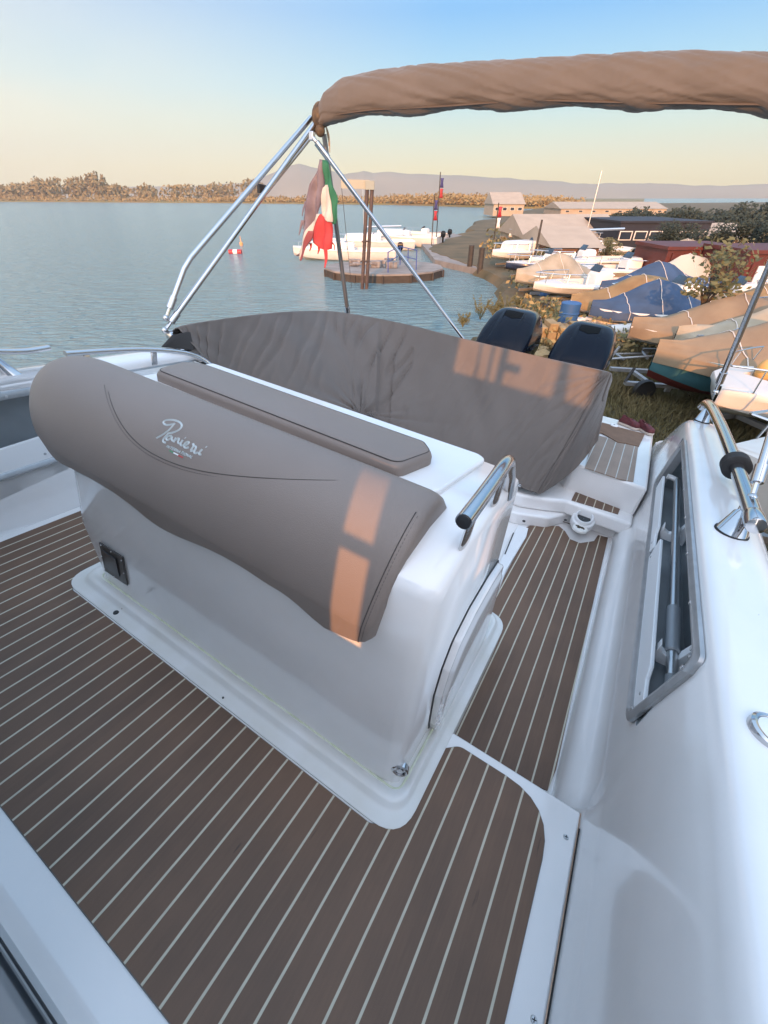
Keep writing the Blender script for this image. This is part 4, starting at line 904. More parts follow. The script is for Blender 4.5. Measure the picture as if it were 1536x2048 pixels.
top = [Vector((q.x, q.y, GZ)) for q in lq]
edge = [Vector((q.x - (.55 if q.x < 880 else -.5), q.y + .1, -.35)) for q in lq]
k.v = top + edge; n_ = len(top); k.f = [tuple(range(n_))] + [(i, (i + 1) % n_, n_ + (i + 1) % n_, n_ + i) for i in range(n_)]
solo(k, 'ground', EARTH, kind='structure', shade=False)
# far bank
k = MB_(); fb = [(-1500, 560), (-700, 470), (-330, 425), (-120, 345), (-40, 300), (5, 268), (30, 225), (48, 190), (70, 180), (150, 300), (400, 800), (-1500, 900)]
k.prism([(x, y, -.5) for x, y in fb], (0, 0, 1.1)); solo(k, 'far_bank', mat('far_bank_grass', (.16, .15, .05), .95, c2=(.20, .13, .05), vscale=.03), kind='structure', shade=False)
# mountains
HX = [(-700, 380), (-300, 372), (0, 376), (200, 374), (380, 372), (480, 366), (530, 352), (565, 336), (598, 327), (622, 335), (648, 338), (690, 349), (712, 343), (727, 340), (745, 346), (765, 344), (800, 346), (860, 349), (940, 352), (1020, 357), (1100, 362), (1180, 368), (1300, 366), (1420, 372), (1536, 368), (1800, 362), (2200, 372)]
k = MB_(); random.seed(2); ridge = []
for (a_, b_) in zip(HX, HX[1:]):
    for i in range(8):
        t_ = i / 8; x = a_[0] * (1 - t_) + b_[0] * t_; y = a_[1] * (1 - t_) + b_[1] * t_ + noise.noise(Vector((x * .03, 0, 0))) * 2.5; ridge.append((x, y))
YM = 1250.; rows = []
for fy, fz in ((1, 1.0), (.93, .66), (.86, .34), (.80, .0)):
    row = []
    for x, y in ridge:
        p = gy(x, y, YM); w = noise.noise(Vector((x * .02, fy * 9, 1))); row.append(Vector((p.x * (fy + .04 * w), p.y * (fy + .03 * w), max(0, p.z) * (fz + (.10 * w if 0 < fz < 1 else 0)))))
    rows.append(row)
rows.insert(0, [Vector((p.x * 1.15, p.y * 1.15, 0)) for p in rows[0]])
k.grid(rows); solo(k, 'hills', mat('hill_scrub', (.27, .22, .16), .95, c2=(.33, .26, .18), vscale=.004), kind='structure')

# ---- leaves and crowns
def leafmat(nm, c, c2): return mat(nm, c, .7, c2=c2, vscale=1.2, vdist=.8)
LF1 = leafmat('leaf_dark', (.014, .022, .010), (.03, .035, .014)); LF2 = leafmat('leaf_olive', (.08, .09, .03), (.13, .11, .04)); LFR = leafmat('reed_gold', (.24, .15, .045), (.33, .22, .07)); BARK = mat('bark', (.12, .09, .065), .9, var=.3, vscale=10)
def leaves(k, c, rx, ry, rz, n, s, rnd):
    for _ in range(n):
        while True:
            q = Vector((rnd.uniform(-1, 1), rnd.uniform(-1, 1), rnd.uniform(-1, 1)))
            if .25 < q.length < 1: break
        q = Vector(c) + Vector((q.x * rx, q.y * ry, q.z * rz)); a = Vector((rnd.gauss(0, 1), rnd.gauss(0, 1), rnd.gauss(0, 1))).normalized(); b = a.orthogonal().normalized(); e = s * rnd.uniform(.6, 1.3)
        o = len(k.v); k.v += [q - a * e, q + b * e * .55, q + a * e, q - b * e * .55]; k.f.append((o, o + 1, o + 2, o + 3))
def tree(name, label, base, h, w, lm, n=900, s=.16, seed=0, group=None, trunk=.3, lean=0):
    rnd = random.Random(seed); base = Vector(base); t = thing(name, label, 'tree', base, group)
    k = MB_(); th = h * trunk; top = base + Vector((lean, 0, h * .8)); k.tube([base, base + Vector((lean * .3, 0, th * .5)), base + Vector((lean * .5, .05, th)), top], [w * .06, w * .05, w * .04, w * .01], 8)
    cl = []
    for i in range(11):
        a = i * 2.4 + rnd.random(); r_ = w * .5 * rnd.uniform(.25, .75); z = th + (h - th) * rnd.uniform(.15, .9); q = base + Vector((math.cos(a) * r_ + lean * .6, math.sin(a) * r_, z)); cl.append(q)
        k.tube([base + Vector((lean * .5, .05, th * rnd.uniform(.7, 1.3))), (base + Vector((lean * .5, 0, th))).lerp(q, .6) + Vector((0, 0, .1)), q], [w * .022, w * .014, w * .004], 6)
    build(k, 'trunk', BARK, t)
    k = MB_()
    for q in cl:
        rr_ = w * rnd.uniform(.16, .30); leaves(k, q, rr_, rr_, rr_ * .75, n // 11, s, rnd)
    build(k, 'crown', lm, t, shade=False); return t
# reeds and woods of the far bank
rnd = random.Random(11); k = MB_()
def bankline(t):
    q = t * (len(fb) - 4); i = min(int(q), len(fb) - 5); f_ = q - i; return Vector(fb[i]).lerp(Vector(fb[i + 1]), f_)
for _ in range(3000):
    t_ = rnd.random(); q = bankline(t_); dpt = rnd.uniform(1, 22); nn = noise.noise(Vector((q.x * .02, 0, 3))) + .5 * noise.noise(Vector((q.x * .09, 2, 3)))
    hh = max(.8, (2.4 + 2.4 * nn + dpt * .06)) * rnd.uniform(.6, 1.1)
    leaves(k, (q.x, q.y + dpt, .6 + hh * .5), 2.2, 1.5, hh * .55, 7, .75, rnd)
solo(k, 'reed_bed', LFR, 'golden reeds lining the far bank of the water', 'reeds', (0, 270, .5), kind='stuff', shade=False)
k = MB_()
for (px, top_y, hw) in ((25, 366, 26), (60, 358, 22), (95, 352, 20), (130, 350, 24), (165, 347, 22), (195, 342, 18), (210, 354, 14), (250, 366, 30), (310, 368, 30), (370, 364, 40), (440, 360, 30), (500, 352, 16), (515, 358, 14), (10, 362, 20)):
    yd = 445.; p0 = gy(px, 400, yd); pt = gy(px, top_y, yd); w_ = hw * .62; hz_ = max(pt.z, 5)
    for j in range(5): leaves(k, (p0.x + rnd.uniform(-w_ * .6, w_ * .6), p0.y + rnd.uniform(-4, 8), hz_ * rnd.uniform(.35, .62)), w_ * .5, 5, hz_ * .38, 90, 1.6, rnd)
solo(k, 'far_woodland', leafmat('leaf_autumn', (.20, .14, .045), (.28, .19, .06)), 'low golden trees on the far bank at the left', 'woodland', (-250, 445, .5), kind='stuff', shade=False)

# ---- things in the water
def gp(px, py, z=0.): return gw(px, py, z)
CONC = mat('weathered_concrete', (.26, .24, .22), .9, c2=(.17, .155, .14), vscale=1.5, detail=9, bump=.4, bscale=12); RUST = mat('rusty_steel', (.04, .03, .03), .7, c2=(.09, .06, .05), vscale=6); BLUEP = mat('blue_paint', (.04, .08, .26), .5); DKW = mat('dark_timber', (.06, .05, .04), .8, var=.4, vscale=5)
pc = (gp(655, 548) + gp(885, 552)) / 2; rad = (gp(885, 552) - gp(655, 548)).length / 2
pt = thing('floating_pontoon', 'round weathered concrete pontoon with dark timber skirt and blue railing in the water', 'pontoon', (pc.x, pc.y, 0))
def ell(r, z, n=14, sq=.9): return [Vector((pc.x + r * math.cos(2 * math.pi * i / n + .2), pc.y + r * sq * math.sin(2 * math.pi * i / n + .2), z)) for i in range(n)]
k = MB_(); k.loft([ell(rad * .97, -.3), ell(rad, .0), ell(rad, .34)]); build(k, 'timber_skirt', DKW, pt, shade=False)
k = MB_(); k.loft([ell(rad * 1.01, .345), ell(rad * 1.01, .43)]); build(k, 'concrete_deck', CONC, pt, shade=False)
k = MB_()
for i in range(14):
    a_ = 2 * math.pi * i / 14 + .2; q = Vector((pc.x + rad * 1.02 * math.cos(a_), pc.y + rad * .92 * math.sin(a_), 0)); k.tube([q + V(0, 0, -.2), q + V(0, 0, .36)], .06, 7)
build(k, 'fender_posts', DKW, pt)
k = MB_(); q0 = gp(776, 545, .43); q1 = gp(800, 530, .43); q2 = gp(832, 540, .43)
for q in (q0, q1, q2, q1.lerp(q2, .5)): k.tube([q, q + V(0, 0, .95)], .03, 6)
for h_ in (.5, .93): k.tube([q0 + V(0, 0, h_), q1 + V(0, 0, h_), q2 + V(0, 0, h_)], .025, 6)
build(k, 'blue_railing', BLUEP, pt)
rnd = random.Random(4); GEAR = mat('dark_gear', (.10, .09, .09), .8, c2=(.28, .27, .26), vscale=4)
for i in range(9):
    q = gp(rnd.uniform(690, 790), rnd.uniform(525, 538), .43); s_ = rnd.uniform(.12, .35); k = MB_(); k.obox(q + V(0, 0, s_ * .5), (s_, .1 * s_, 0), (-.1 * s_, s_ * .7, 0), (0, 0, s_ * .5)); build(k, 'gear_box', GEAR, pt, bevel=.02)
k = MB_(); k.tube([gp(700, 530, .5), gp(740, 527, .65), gp(768, 532, .5)], .06, 6); build(k, 'rope_pile', GEAR, pt)
# piling with its beam
b0 = gp(727, 578); yb = b0.y; t0 = gy(740, 366, yb)
pil = thing('mooring_pile', 'tall rusty double steel pile standing in the water before the pontoon', 'piling', (b0.x, b0.y, 0))
for dx in (-.11, .11): k = MB_(); k.tube([b0 + V(dx, 0, -.5), t0 + V(dx, 0, 0)], .085, 12); build(k, 'steel_post', RUST, pil)
k = MB_(); k.obox(t0 + V(0, -.02, -.08), (.20, 0, 0), (0, .12, 0), (0, 0, .16)); build(k, 'cap_box', mat('pale_green_box', (.24, .27, .24), .6), pil, bevel=.01)
k = MB_(); a_ = gy(682, 364, yb); k.obox((a_ + t0) / 2 + V(0, 0, -.06), ((t0.x - a_.x) / 2, 0, -(a_.z - t0.z) / 2), (0, .04, 0), (0, 0, .16)); build(k, 'sign_board', mat('pale_board', (.30, .30, .24), .6), pil)
k = MB_(); k.tube([a_, a_ + V(.25, .3, -4.2)], .012, 5); build(k, 'cable', BLACK, pil)
for zz in (1.2, 2.0): k = MB_(); q = b0.lerp(t0, zz / t0.z); k.tube([q + V(-.22, -.09, 0), q + V(.22, -.09, .02)], .03, 6); build(k, 'clamp_bar', RUST, pil)
# buoys
REDB = mat('red_plastic', (.38, .02, .03), .4); q = gp(471, 507)
t = thing('float', 'red and white cylindrical float lying on the water', 'buoy', tuple(q))
for i, m_ in enumerate((REDB, WPLAS, REDB)):
    k = MB_(); k.tube([q + V(-.5 + i * .34, 0, .1), q + V(-.49 + i * .34, 0, .1), q + V(-.17 + i * .34, 0, .1), q + V(-.16 + i * .34, 0, .1)], [.14, .19, .19, .14], 14); build(k, 'float_section', m_, t)
q = gp(483, 491); t = thing('marker_buoy', 'small pale marker buoy upright in the water behind the red float', 'buoy', tuple(q))
k = MB_(); k.tube([q + V(0, 0, -.1), q + V(0, 0, .25), q + V(0, 0, .3), q + V(0, 0, .75)], [.14, .16, .05, .02], 10); build(k, 'body', mat('orange_white', (.7, .35, .15), .5), t)

# ---- boats in the yard and on the water
WH = mat('sunned_white_hull', (.74, .73, .70), .35, c2=(.62, .61, .58), vscale=1.2, coat=.3); WH2 = mat('boat_interior', (.62, .60, .56), .5); TARP = mat('tan_tarpaulin', (.25, .19, .12), .8, c2=(.17, .12, .075), vscale=1.5, bump=.3, bscale=5); TARPB = mat('blue_tarpaulin', (.04, .08, .16), .7, var=.4, vscale=2); TEAL = mat('teal_antifoul', (.02, .085, .11), .7, c2=(.04, .13, .15), vscale=2); MAROON = mat('dark_red_antifoul', (.14, .02, .015), .75)
def small_boat(name, label, loc, ang, L=5, Wd=1.9, H=1.0, hull=None, bottom=None, cover=None, screen=True, rail=True, group=None, keel_h=.5, motor=True, cabin=False, fender=False, mast=False, trailer=True):
    loc = Vector(loc); t = thing(name, label, 'boat', loc, group, rz=0)
    ca, sa = math.cos(ang), math.sin(ang)
    def W(x, y, z): return loc + Vector((ca * x - sa * y, sa * x + ca * y, z + keel_h))
    ST = [(0, .28, .55), (.12, .62, .25), (.28, .86, .10), (.5, 1.0, .03), (.75, 1.0, 0), (1.0, .93, 0)]   # fraction aft, half-width, keel rise
    def wf(s):
        for a_, b_ in zip(ST, ST[1:]):
            if s <= b_[0]: f_ = (s - a_[0]) / (b_[0] - a_[0]); return a_[1] * (1 - f_) + b_[1] * f_, a_[2] * (1 - f_) + b_[2] * f_
        return ST[-1][1:]
    rows = []; low = []; inner = []
    for i in range(15):
        s = i / 14; w_, kr = wf(s); w_ = w_ * (1 if s > .12 else (s / .12) ** .5 * .75 + .25 * s / .12) if s > 0 else .02
        x = -s * L + L * .5; hw = Wd / 2 * w_; g_ = H * (1.12 - .16 * min(s * 1.6, 1)); kz = H * kr
        rows.append([W(x, hw * f1, z) for f1, z in ((1.0, g_), (1.03, g_ - .03), (1.03, g_ - .10), (.98, g_ - .12), (.90, g_ * .5 + kz * .4), (.72, H * .28 + kz * .75))])
        low.append([W(x, hw * f1, z) for f1, z in ((.72, H * .28 + kz * .75), (.4, H * .14 + kz * .9), (0, kz), (-.4, H * .14 + kz * .9), (-.72, H * .28 + kz * .75))])
        inner.append((x, hw, g_))
    k = MB_(); k.grid(rows); rw2 = []
    for r_, i_ in zip(rows, inner): rw2.append([loc + (Matrix.Rotation(0, 3, 'Z') @ (p - loc)) for p in r_])
    mir = []
    for (r_, (x, hw, g_)), lw in zip(zip(rows, inner), low):
        rr_ = []
        for p in r_:
            q = p - loc; lx = ca * q.x + sa * q.y; ly = -sa * q.x + ca * q.y; rr_.append(loc + Vector((ca * lx + sa * ly, sa * lx - ca * ly, q.z)))
        mir.append(rr_)
    k.grid(mir); k.add(rows[-1] + mir[-1][::-1], [tuple(range(12))]); h_ = build(k, 'hull', hull or WH, t)
    k = MB_(); k.grid(low); k.add(low[-1], [(0, 1, 2, 3, 4)]); build(k, 'hull_bottom', bottom or hull or WH, t)
    # deck rim and sunken cockpit
    k = MB_(); rr_ = []
    for i, (x, hw, g_) in enumerate(inner):
        c_ = .55 if i < 5 else .80; z2 = g_ + .02; dp_ = 0 if i < 4 or i > 13 else .38
        rr_.append([W(x, hw, g_), W(x, hw * c_, z2), W(x, hw * c_ * .97, z2 - dp_), W(x, 0, z2 - dp_ + .01), W(x, -hw * c_ * .97, z2 - dp_), W(x, -hw * c_, z2), W(x, -hw, g_)])
    k.grid(rr_); build(k, 'deck', WH2, t)
    if cover:
        k = MB_(); rr_ = []
        for i, (x, hw, g_) in enumerate(inner):
            s = i / 14; pk = .20 + .62 * math.exp(-((s - .45) / .22) ** 2) if i < 14 else .25
            nn = lambda a_: noise.noise(Vector((x * 1.3, a_ * 2, label.__len__()))) * .06
            row = []; sd5 = len(label)
            for jj in range(19):
                a5 = -1 + jj / 9.0; ab5 = abs(a5)
                if ab5 > .88: yy5 = 1.05 * (1 if a5 > 0 else -1); zz5 = g_ - .22 * (ab5 - .88) / .12 + .03 * noise.noise(Vector((x * 2.2, a5, sd5)))
                else: yy5 = 1.05 * a5 / .88; zz5 = g_ + pk * (1 - (ab5 / .88) ** 1.25)
                rib = -.10 * abs(math.sin(i * .9 + sd5)) * (1 - abs(ab5 - .5) * 1.6) if ab5 < .88 else 0
                cr5 = -max(0, .16 - abs(noise.noise(Vector((x * 2.1 + a5 * 1.5, a5 * 2.2, sd5))))) * .35
                row.append(W(x, hw * yy5, zz5 + rib * pk + cr5 + nn(a5) * .6))
            rr_.append(row)
        k.grid(rr_); tb = build(k, 'tarpaulin', cover, t)
        for i in (3, 6, 9, 12): k = MB_(); k.tube([p + V(0, 0, .012) for p in rr_[i]], .010, 5); build(k, 'tie_rope', LACE, tb)
    else:
        k = MB_(); g0 = H; cxx = -.05 * L
        k.loft([[W(cxx + a_ * .35 * s_, b_ * .32 * s_, z) for a_, b_ in ((-1, -1), (1, -1), (1, 1), (-1, 1))] for s_, z in ((1, g0 - .3), (1, g0 + .25), (.8, g0 + .38))]); cn = build(k, 'helm_console', WH, t, bevel=.04)
        if screen:
            k = MB_(); k.prism([W(cxx + .3, -.33, g0 + .36), W(cxx + .3, .33, g0 + .36), W(cxx + .16, .26, g0 + .56), W(cxx + .16, -.26, g0 + .56)], (.01, 0, .01)); build(k, 'windscreen', DGLASS, cn)
        if cabin:
            k = MB_(); k.loft([[W(.16 * L + a_ * .2 * L * s_, b_ * .34 * Wd * s_, z) for a_, b_ in ((-1, -1), (.9, -.7), (.9, .7), (-1, 1))] for s_, z in ((1, H * .98), (.92, H + .38), (.75, H + .46))]); cb = build(k, 'cabin', WH, t, bevel=.05)
            k = MB_(); k.prism([W(.02 * L, -.30 * Wd, H + .16), W(.22 * L, -.27 * Wd, H + .16), W(.20 * L, -.25 * Wd, H + .32), W(.03 * L, -.28 * Wd, H + .32)], tuple(W(0, -.02, 0) - W(0, 0, 0))); build(k, 'cabin_window', DGLASS, cb)
    if rail:
        k = MB_(); pr_ = []
        for i in (5, 4, 3, 2, 1, 0): x, hw, g_ = inner[i]; pr_.append(W(x + .0, hw * .8, g_ + .32))
        pr2 = []
        for i in (0, 1, 2, 3, 4, 5): x, hw, g_ = inner[i]; pr2.append(W(x, -hw * .8, g_ + .32))
        k.tube(pr_ + pr2, .014, 8)
        for i in (1, 3, 5):
            x, hw, g_ = inner[i]
            for s_ in (-1, 1): k.tube([W(x, s_ * hw * .8, g_ + .32), W(x + .05, s_ * hw * .85, g_)], .012, 6)
        build(k, 'bow_rail', STEEL, t)
    if motor:
        k = MB_(); k.loft([[W(-L / 2 - .28 + a_ * .2 * s_, b_ * .15 * s_, z) for a_, b_ in ((-1, -1), (1, -1), (1, 1), (-1, 1))] for s_, z in ((.7, H - .1), (1, H + .05), (1, H + .28), (.6, H + .4))]); k.obox(W(-L / 2 - .28, 0, H - .5), (.08, 0, 0), (0, .05, 0), (0, 0, .45)); build(k, 'motor', COWL2, t, bevel=.04)
    if mast:
        k = MB_(); k.tube([W(.1 * L, 0, H), W(.1 * L, 0, H + 3.6)], .035, 8); k.tube([W(.1 * L, 0, H + .9), W(-.35 * L, 0, H + .95)], .06, 8); build(k, 'mast', ALU, t)
    if fender:
        k = MB_(); q = W(.22 * L, -Wd * .15, H + .12); k.ball(q, .13, 10, (1, 1, 1.35)); k.tube([q + V(0, 0, .14), q + V(0, 0, .3)], .02, 6); build(k, 'buoy_fender', mat('orange_fender', (.55, .32, .10), .5), t)
    if trailer and keel_h > .2:
        k = MB_()
        for y in (-.45, .45): k.obox(W(-.05 * L, y, -.14), (ca * L * .42, sa * L * .42, 0), (-sa * .04, ca * .04, 0), (0, 0, .05))
        for x in (-.3 * L, .2 * L): k.obox(W(x, 0, -.14), (ca * .04, sa * .04, 0), (-sa * .6, ca * .6, 0), (0, 0, .04)); 
        for y in (-.3, .3): k.obox(W(-.2 * L, y, .06), (ca * .05, sa * .05, 0), (-sa * .04, ca * .04, 0), (0, 0, .2))
        build(k, 'cradle', mat('galvanised', (.30, .30, .30), .5, .5), t)
        for y in (-.75, .75):
            q = W(-.15 * L, y, -keel_h + .3); k = MB_(); ax_ = Vector((-sa, ca, 0)); k.loft(coin(q, ax_, ((.10, -.08), (.28, -.09), (.30, -.05), (.30, .05), (.28, .09), (.10, .08)), 18)); build(k, 'wheel', BLACK, t)
    return t
YG = 'boats laid up in the yard'
def A_(d): return R(d)
def yb(nm, label, px, pt_, pg, ang, L, Wd=None, kh=.3, **kw):      # bow tip column, its row, the row of the ground under it
    g_ = gw(px, pg, GZ); tp0 = gy(px, pt_, g_.y); H_ = max(.45, (tp0.z - GZ - kh) / 1.12); an = R(ang)
    return small_boat(nm, label, (tp0.x - math.cos(an) * L / 2, tp0.y - math.sin(an) * L / 2, GZ), an, L, Wd or L * .40, H_, keel_h=kh, group=YG, **kw)
yb('small_motorboat', 'small white open boat with bow rail and orange fender ashore at the right edge', 1441, 775, 905, 196, 4.4, 2.0, kh=.45, fender=True, motor=False)
yb('small_motorboat', 'white boat close beside the right gunwale, mostly cut off by the photo edge', 1466, 893, 1130, 160, 4.4, 1.9, kh=.45, screen=False)
yb('small_motorboat', 'white cabin boat behind the small open boat at the right edge', 1432, 705, 790, 184, 5.2, 2.1, kh=.35, cabin=True, motor=False)
yb('motor_cruiser', 'boat with teal and dark red bottom under tan cover on blocks', 1312, 700, 812, 176, 5.6, 2.1, kh=.15, hull=TEAL, bottom=MAROON, cover=TARP, rail=False, motor=False)
yb('covered_boat', 'tan tarpaulin covered boat in front of the dark red sheds', 1262, 652, 722, 174, 5.2, 2.1, kh=.3, cover=TARP, rail=False, motor=False)
yb('covered_boat', 'tan covered boat nearest the red sheds, partly behind the steel strut', 1405, 635, 690, 168, 5, 2.1, kh=.3, cover=TARP, rail=False, motor=False)
yb('small_motorboat', 'white boat with bow rail lying above the stone wall', 1068, 566, 612, 190, 4.8, 1.9, kh=.3)
yb('covered_boat', 'boat under dark blue cover between the stone wall and the sheds', 1200, 575, 628, 196, 5, 2.0, kh=.3, cover=TARPB, rail=False, motor=False)
yb('covered_boat', 'boat under pale canvas cover just left of the red sheds', 1262, 552, 600, 186, 5, 2.0, kh=.3, cover=mat('pale_canvas', (.46, .42, .34), .8, bump=.3, bscale=5), rail=False, motor=False)
yb('small_motorboat', 'white cabin boat drawn up at the water edge before the beige hall', 985, 500, 538, 205, 5.5, 2.1, kh=.3, cabin=True)
yb('small_motorboat', 'white boat ashore just left of the brown workshop', 1062, 520, 556, 186, 5.2, 2.0, kh=.4)
yb('small_motorboat', 'white boat ashore in front of the door of the brown workshop', 1135, 540, 580, 186, 5.2, 2.0, kh=.4)
yb('covered_boat', 'boat under dark blue cover furthest back, near the beige hall', 1040, 492, 515, 200, 5.5, 2.0, kh=.3, cover=TARPB, rail=False, motor=False)
yb('small_motorboat', 'white boat with steel rail in front of the shed with the white door', 1470, 640, 700, 190, 5, 2.0, kh=.35)
MG = 'boats moored beyond the pontoon'
q = gp(690, 519); small_boat('moored_boat', 'long white moored boat nearest the pontoon, behind the flag', (q.x, q.y, -.25), A_(176), 7.5, 2.2, .95, keel_h=0, group=MG, cabin=True, trailer=False)
q = gp(745, 500); small_boat('sailing_boat', 'white sailing boat with bare mast moored behind the steel pile', (q.x, q.y, -.25), A_(185), 7, 2.3, 1.0, keel_h=0, group=MG, mast=True, cabin=True, trailer=False, motor=False)
q = gp(805, 492); small_boat('moored_boat', 'white moored boat with cabin right of the steel pile', (q.x, q.y, -.25), A_(160), 7, 2.4, 1.1, keel_h=0, group=MG, cabin=True, trailer=False)
q = gp(845, 480); small_boat('moored_boat', 'small white moored boat furthest right beyond the pontoon', (q.x, q.y, -.25), A_(150), 5.5, 2.0, .9, keel_h=0, group=MG, trailer=False)
# jetty reaching out to the moored boats, flags on poles, mooring stakes
k = MB_(); J = [gp(870, 520, .3), gp(1000, 548, .3), gp(1030, 520, .3), gp(960, 478, .3), gp(880, 462, .3), gp(835, 478, .3)]
k.prism([(p.x, p.y, -.3) for p in J], (0, 0, .62)); solo(k, 'jetty', CONC, 'low concrete jetty reaching from the yard towards the moored boats', 'jetty', (J[1].x, J[1].y, 0), shade=False)
FB2 = mat('flag_blue_dark', (.05, .05, .16), .8)
for (px, py, h_, ml, lb) in ((863, 492, 3.4, ((FB2, 0), (REDB, 1)), 'pole with drooping dark blue and red flag at the jetty head'), (872, 486, 5.0, ((FB2, 0), (FR, 1)), 'taller pole with drooping red flag at the jetty head'), (985, 500, 3.0, ((REDB, 0), (WPLAS, 1)), 'pole with red and white flag by the boats ashore')):
    q = gp(px, py, .3); t = thing('flag_pole', lb, 'flag pole', tuple(q)); k = MB_(); k.tube([q, q + V(0, 0, h_)], .04, 8); build(k, 'pole', DKW, t)
    for m_, i in ml:
        k = MB_(); rws = []
        for j in range(5): z = h_ * .62 - j * .16 - i * .7 + h_ * .3; rws.append([q + V(.05 + .09 * c__ + .03 * math.sin(j + c__), .05 * math.sin(c__ * 2 + j), z) for c__ in range(4)])
        k.grid(rws); build(k, 'flag_cloth', m_, t, solid=.01)
for px, py, h_ in ((1038 - 100, 545, .9), (958, 552, .9)):
    q = gp(px, py, 0); k = MB_(); k.tube([q + V(0, 0, -.4), q + V(0, 0, h_ + .5)], .16, 9); solo(k, 'mooring_post', DKW, 'dark timber mooring post in the water beside the jetty, ' + ('nearer the pontoon' if px < 950 else 'nearer the shore'), 'post', tuple(q))

# ---- yard buildings
SR = mat('red_oxide_sheet', (.11, .017, .012), .6, c2=(.06, .011, .008), vscale=.8); BEI = mat('beige_render', (.42, .34, .25), .9, var=.15, vscale=1); BRN = mat('brown_sheet', (.16, .085, .05), .8, var=.3, vscale=1); ROOF = mat('pale_roof_sheet', (.40, .33, .25), .7, var=.15, vscale=1); DKB = mat('dark_blue_wall', (.012, .014, .026), .7, var=.3, vscale=.8); GLS = DGLASS
def shed(name, label, px0, px1, py, y, depth, h, wm_, rm, roof=.8, door=None, wins=0, cat='building', ridges=False):
    z = GZ; a_ = gy(px0, py, y); b_ = gy(px1, py, y); x0, x1 = a_.x, b_.x; t = thing(name, label, cat, ((x0 + x1) / 2, y, z))
    k = MB_(); k.box((x0, y, z), (x1, y + depth, z + h))
    if ridges:
        nn = int((x1 - x0) / .45)
        for i in range(nn): xx = x0 + (i + .5) * (x1 - x0) / nn; k.box((xx - .06, y - .05, z + .1), (xx + .06, y - .002, z + h - .1))
    w_ = build(k, 'wall', wm_, t, shade=False)
    k = MB_(); e = .25; k.prism([(x0 - e, y - e, z + h + .003), (x0 - e, y + depth + e, z + h + .003), (x0 - e, y + depth / 2, z + h + roof)], (x1 - x0 + 2 * e, 0, 0)) if roof > .2 else k.box((x0 - .1, y - .1, z + h + .003), (x1 + .1, y + depth, z + h + .12)); build(k, 'roof', rm, t, shade=False)
    if door:
        xx = x0 + (x1 - x0) * door; k = MB_(); k.box((xx - .5, y - .06, z), (xx + .5, y - .01, z + min(2.1, h * .8))); build(k, 'door', WPLAS, t)
    for i in range(wins):
        xx = x0 + (x1 - x0) * (i + .5) / wins; k = MB_(); k.box((xx - .45, y - .05, z + h * .45), (xx + .45, y - .01, z + h * .75)); wf_ = build(k, 'window', WH2, t)
        k = MB_(); k.box((xx - .38, y - .065, z + h * .48), (xx + .38, y - .052, z + h * .72)); build(k, 'pane', GLS, wf_)
    return t
def sh(name, label, px0, px1, pg, ptop, depth, wm_, rm, **kw):
    y = gw(px0, pg, GZ).y; h = gy(px0, ptop, y).z - GZ
    return shed(name, label, px0, px1, pg, y, depth, h - (kw.get('roof', .8) if kw.get('roof', .8) > .2 else 0), wm_, rm, **kw)
sh('boat_shed', 'dark red sheet metal shed at the right with a white door', 1452, 1680, 620, 508, 2.6, SR, SR, roof=.1, door=.22, ridges=True)
sh('boat_shed', 'dark red sheet metal shed left of the one with the white door', 1305, 1447, 592, 500, 2.6, SR, SR, roof=.1, ridges=True)
sh('workshop', 'brown sheet walled workshop with pale roof in the middle of the yard', 1098, 1185, 548, 458, 6, BRN, ROOF, door=.3, wins=2)
sh('long_hall', 'long low beige hall with pale roof behind the brown workshop', 1050, 1240, 500, 432, 9, BEI, ROOF, wins=7, roof=1.4)
sh('dark_block', 'dark blue low block with small windows under the trees at the right', 1225, 1400, 508, 446, 8, DKB, DKB, roof=.1, wins=6)
sh('cottage', 'small beige hut beside the dark blue block', 1412, 1500, 512, 450, 6, BEI, ROOF, wins=2, door=.8)
sh('waterside_house', 'pale house standing at the bend of the shore', 985, 1045, 432, 384, 10, BEI, ROOF, wins=4, roof=2)
sh('waterside_house', 'long pale farm building far off beyond the dark block', 1120, 1330, 430, 404, 12, BEI, ROOF, wins=8, roof=1.2)
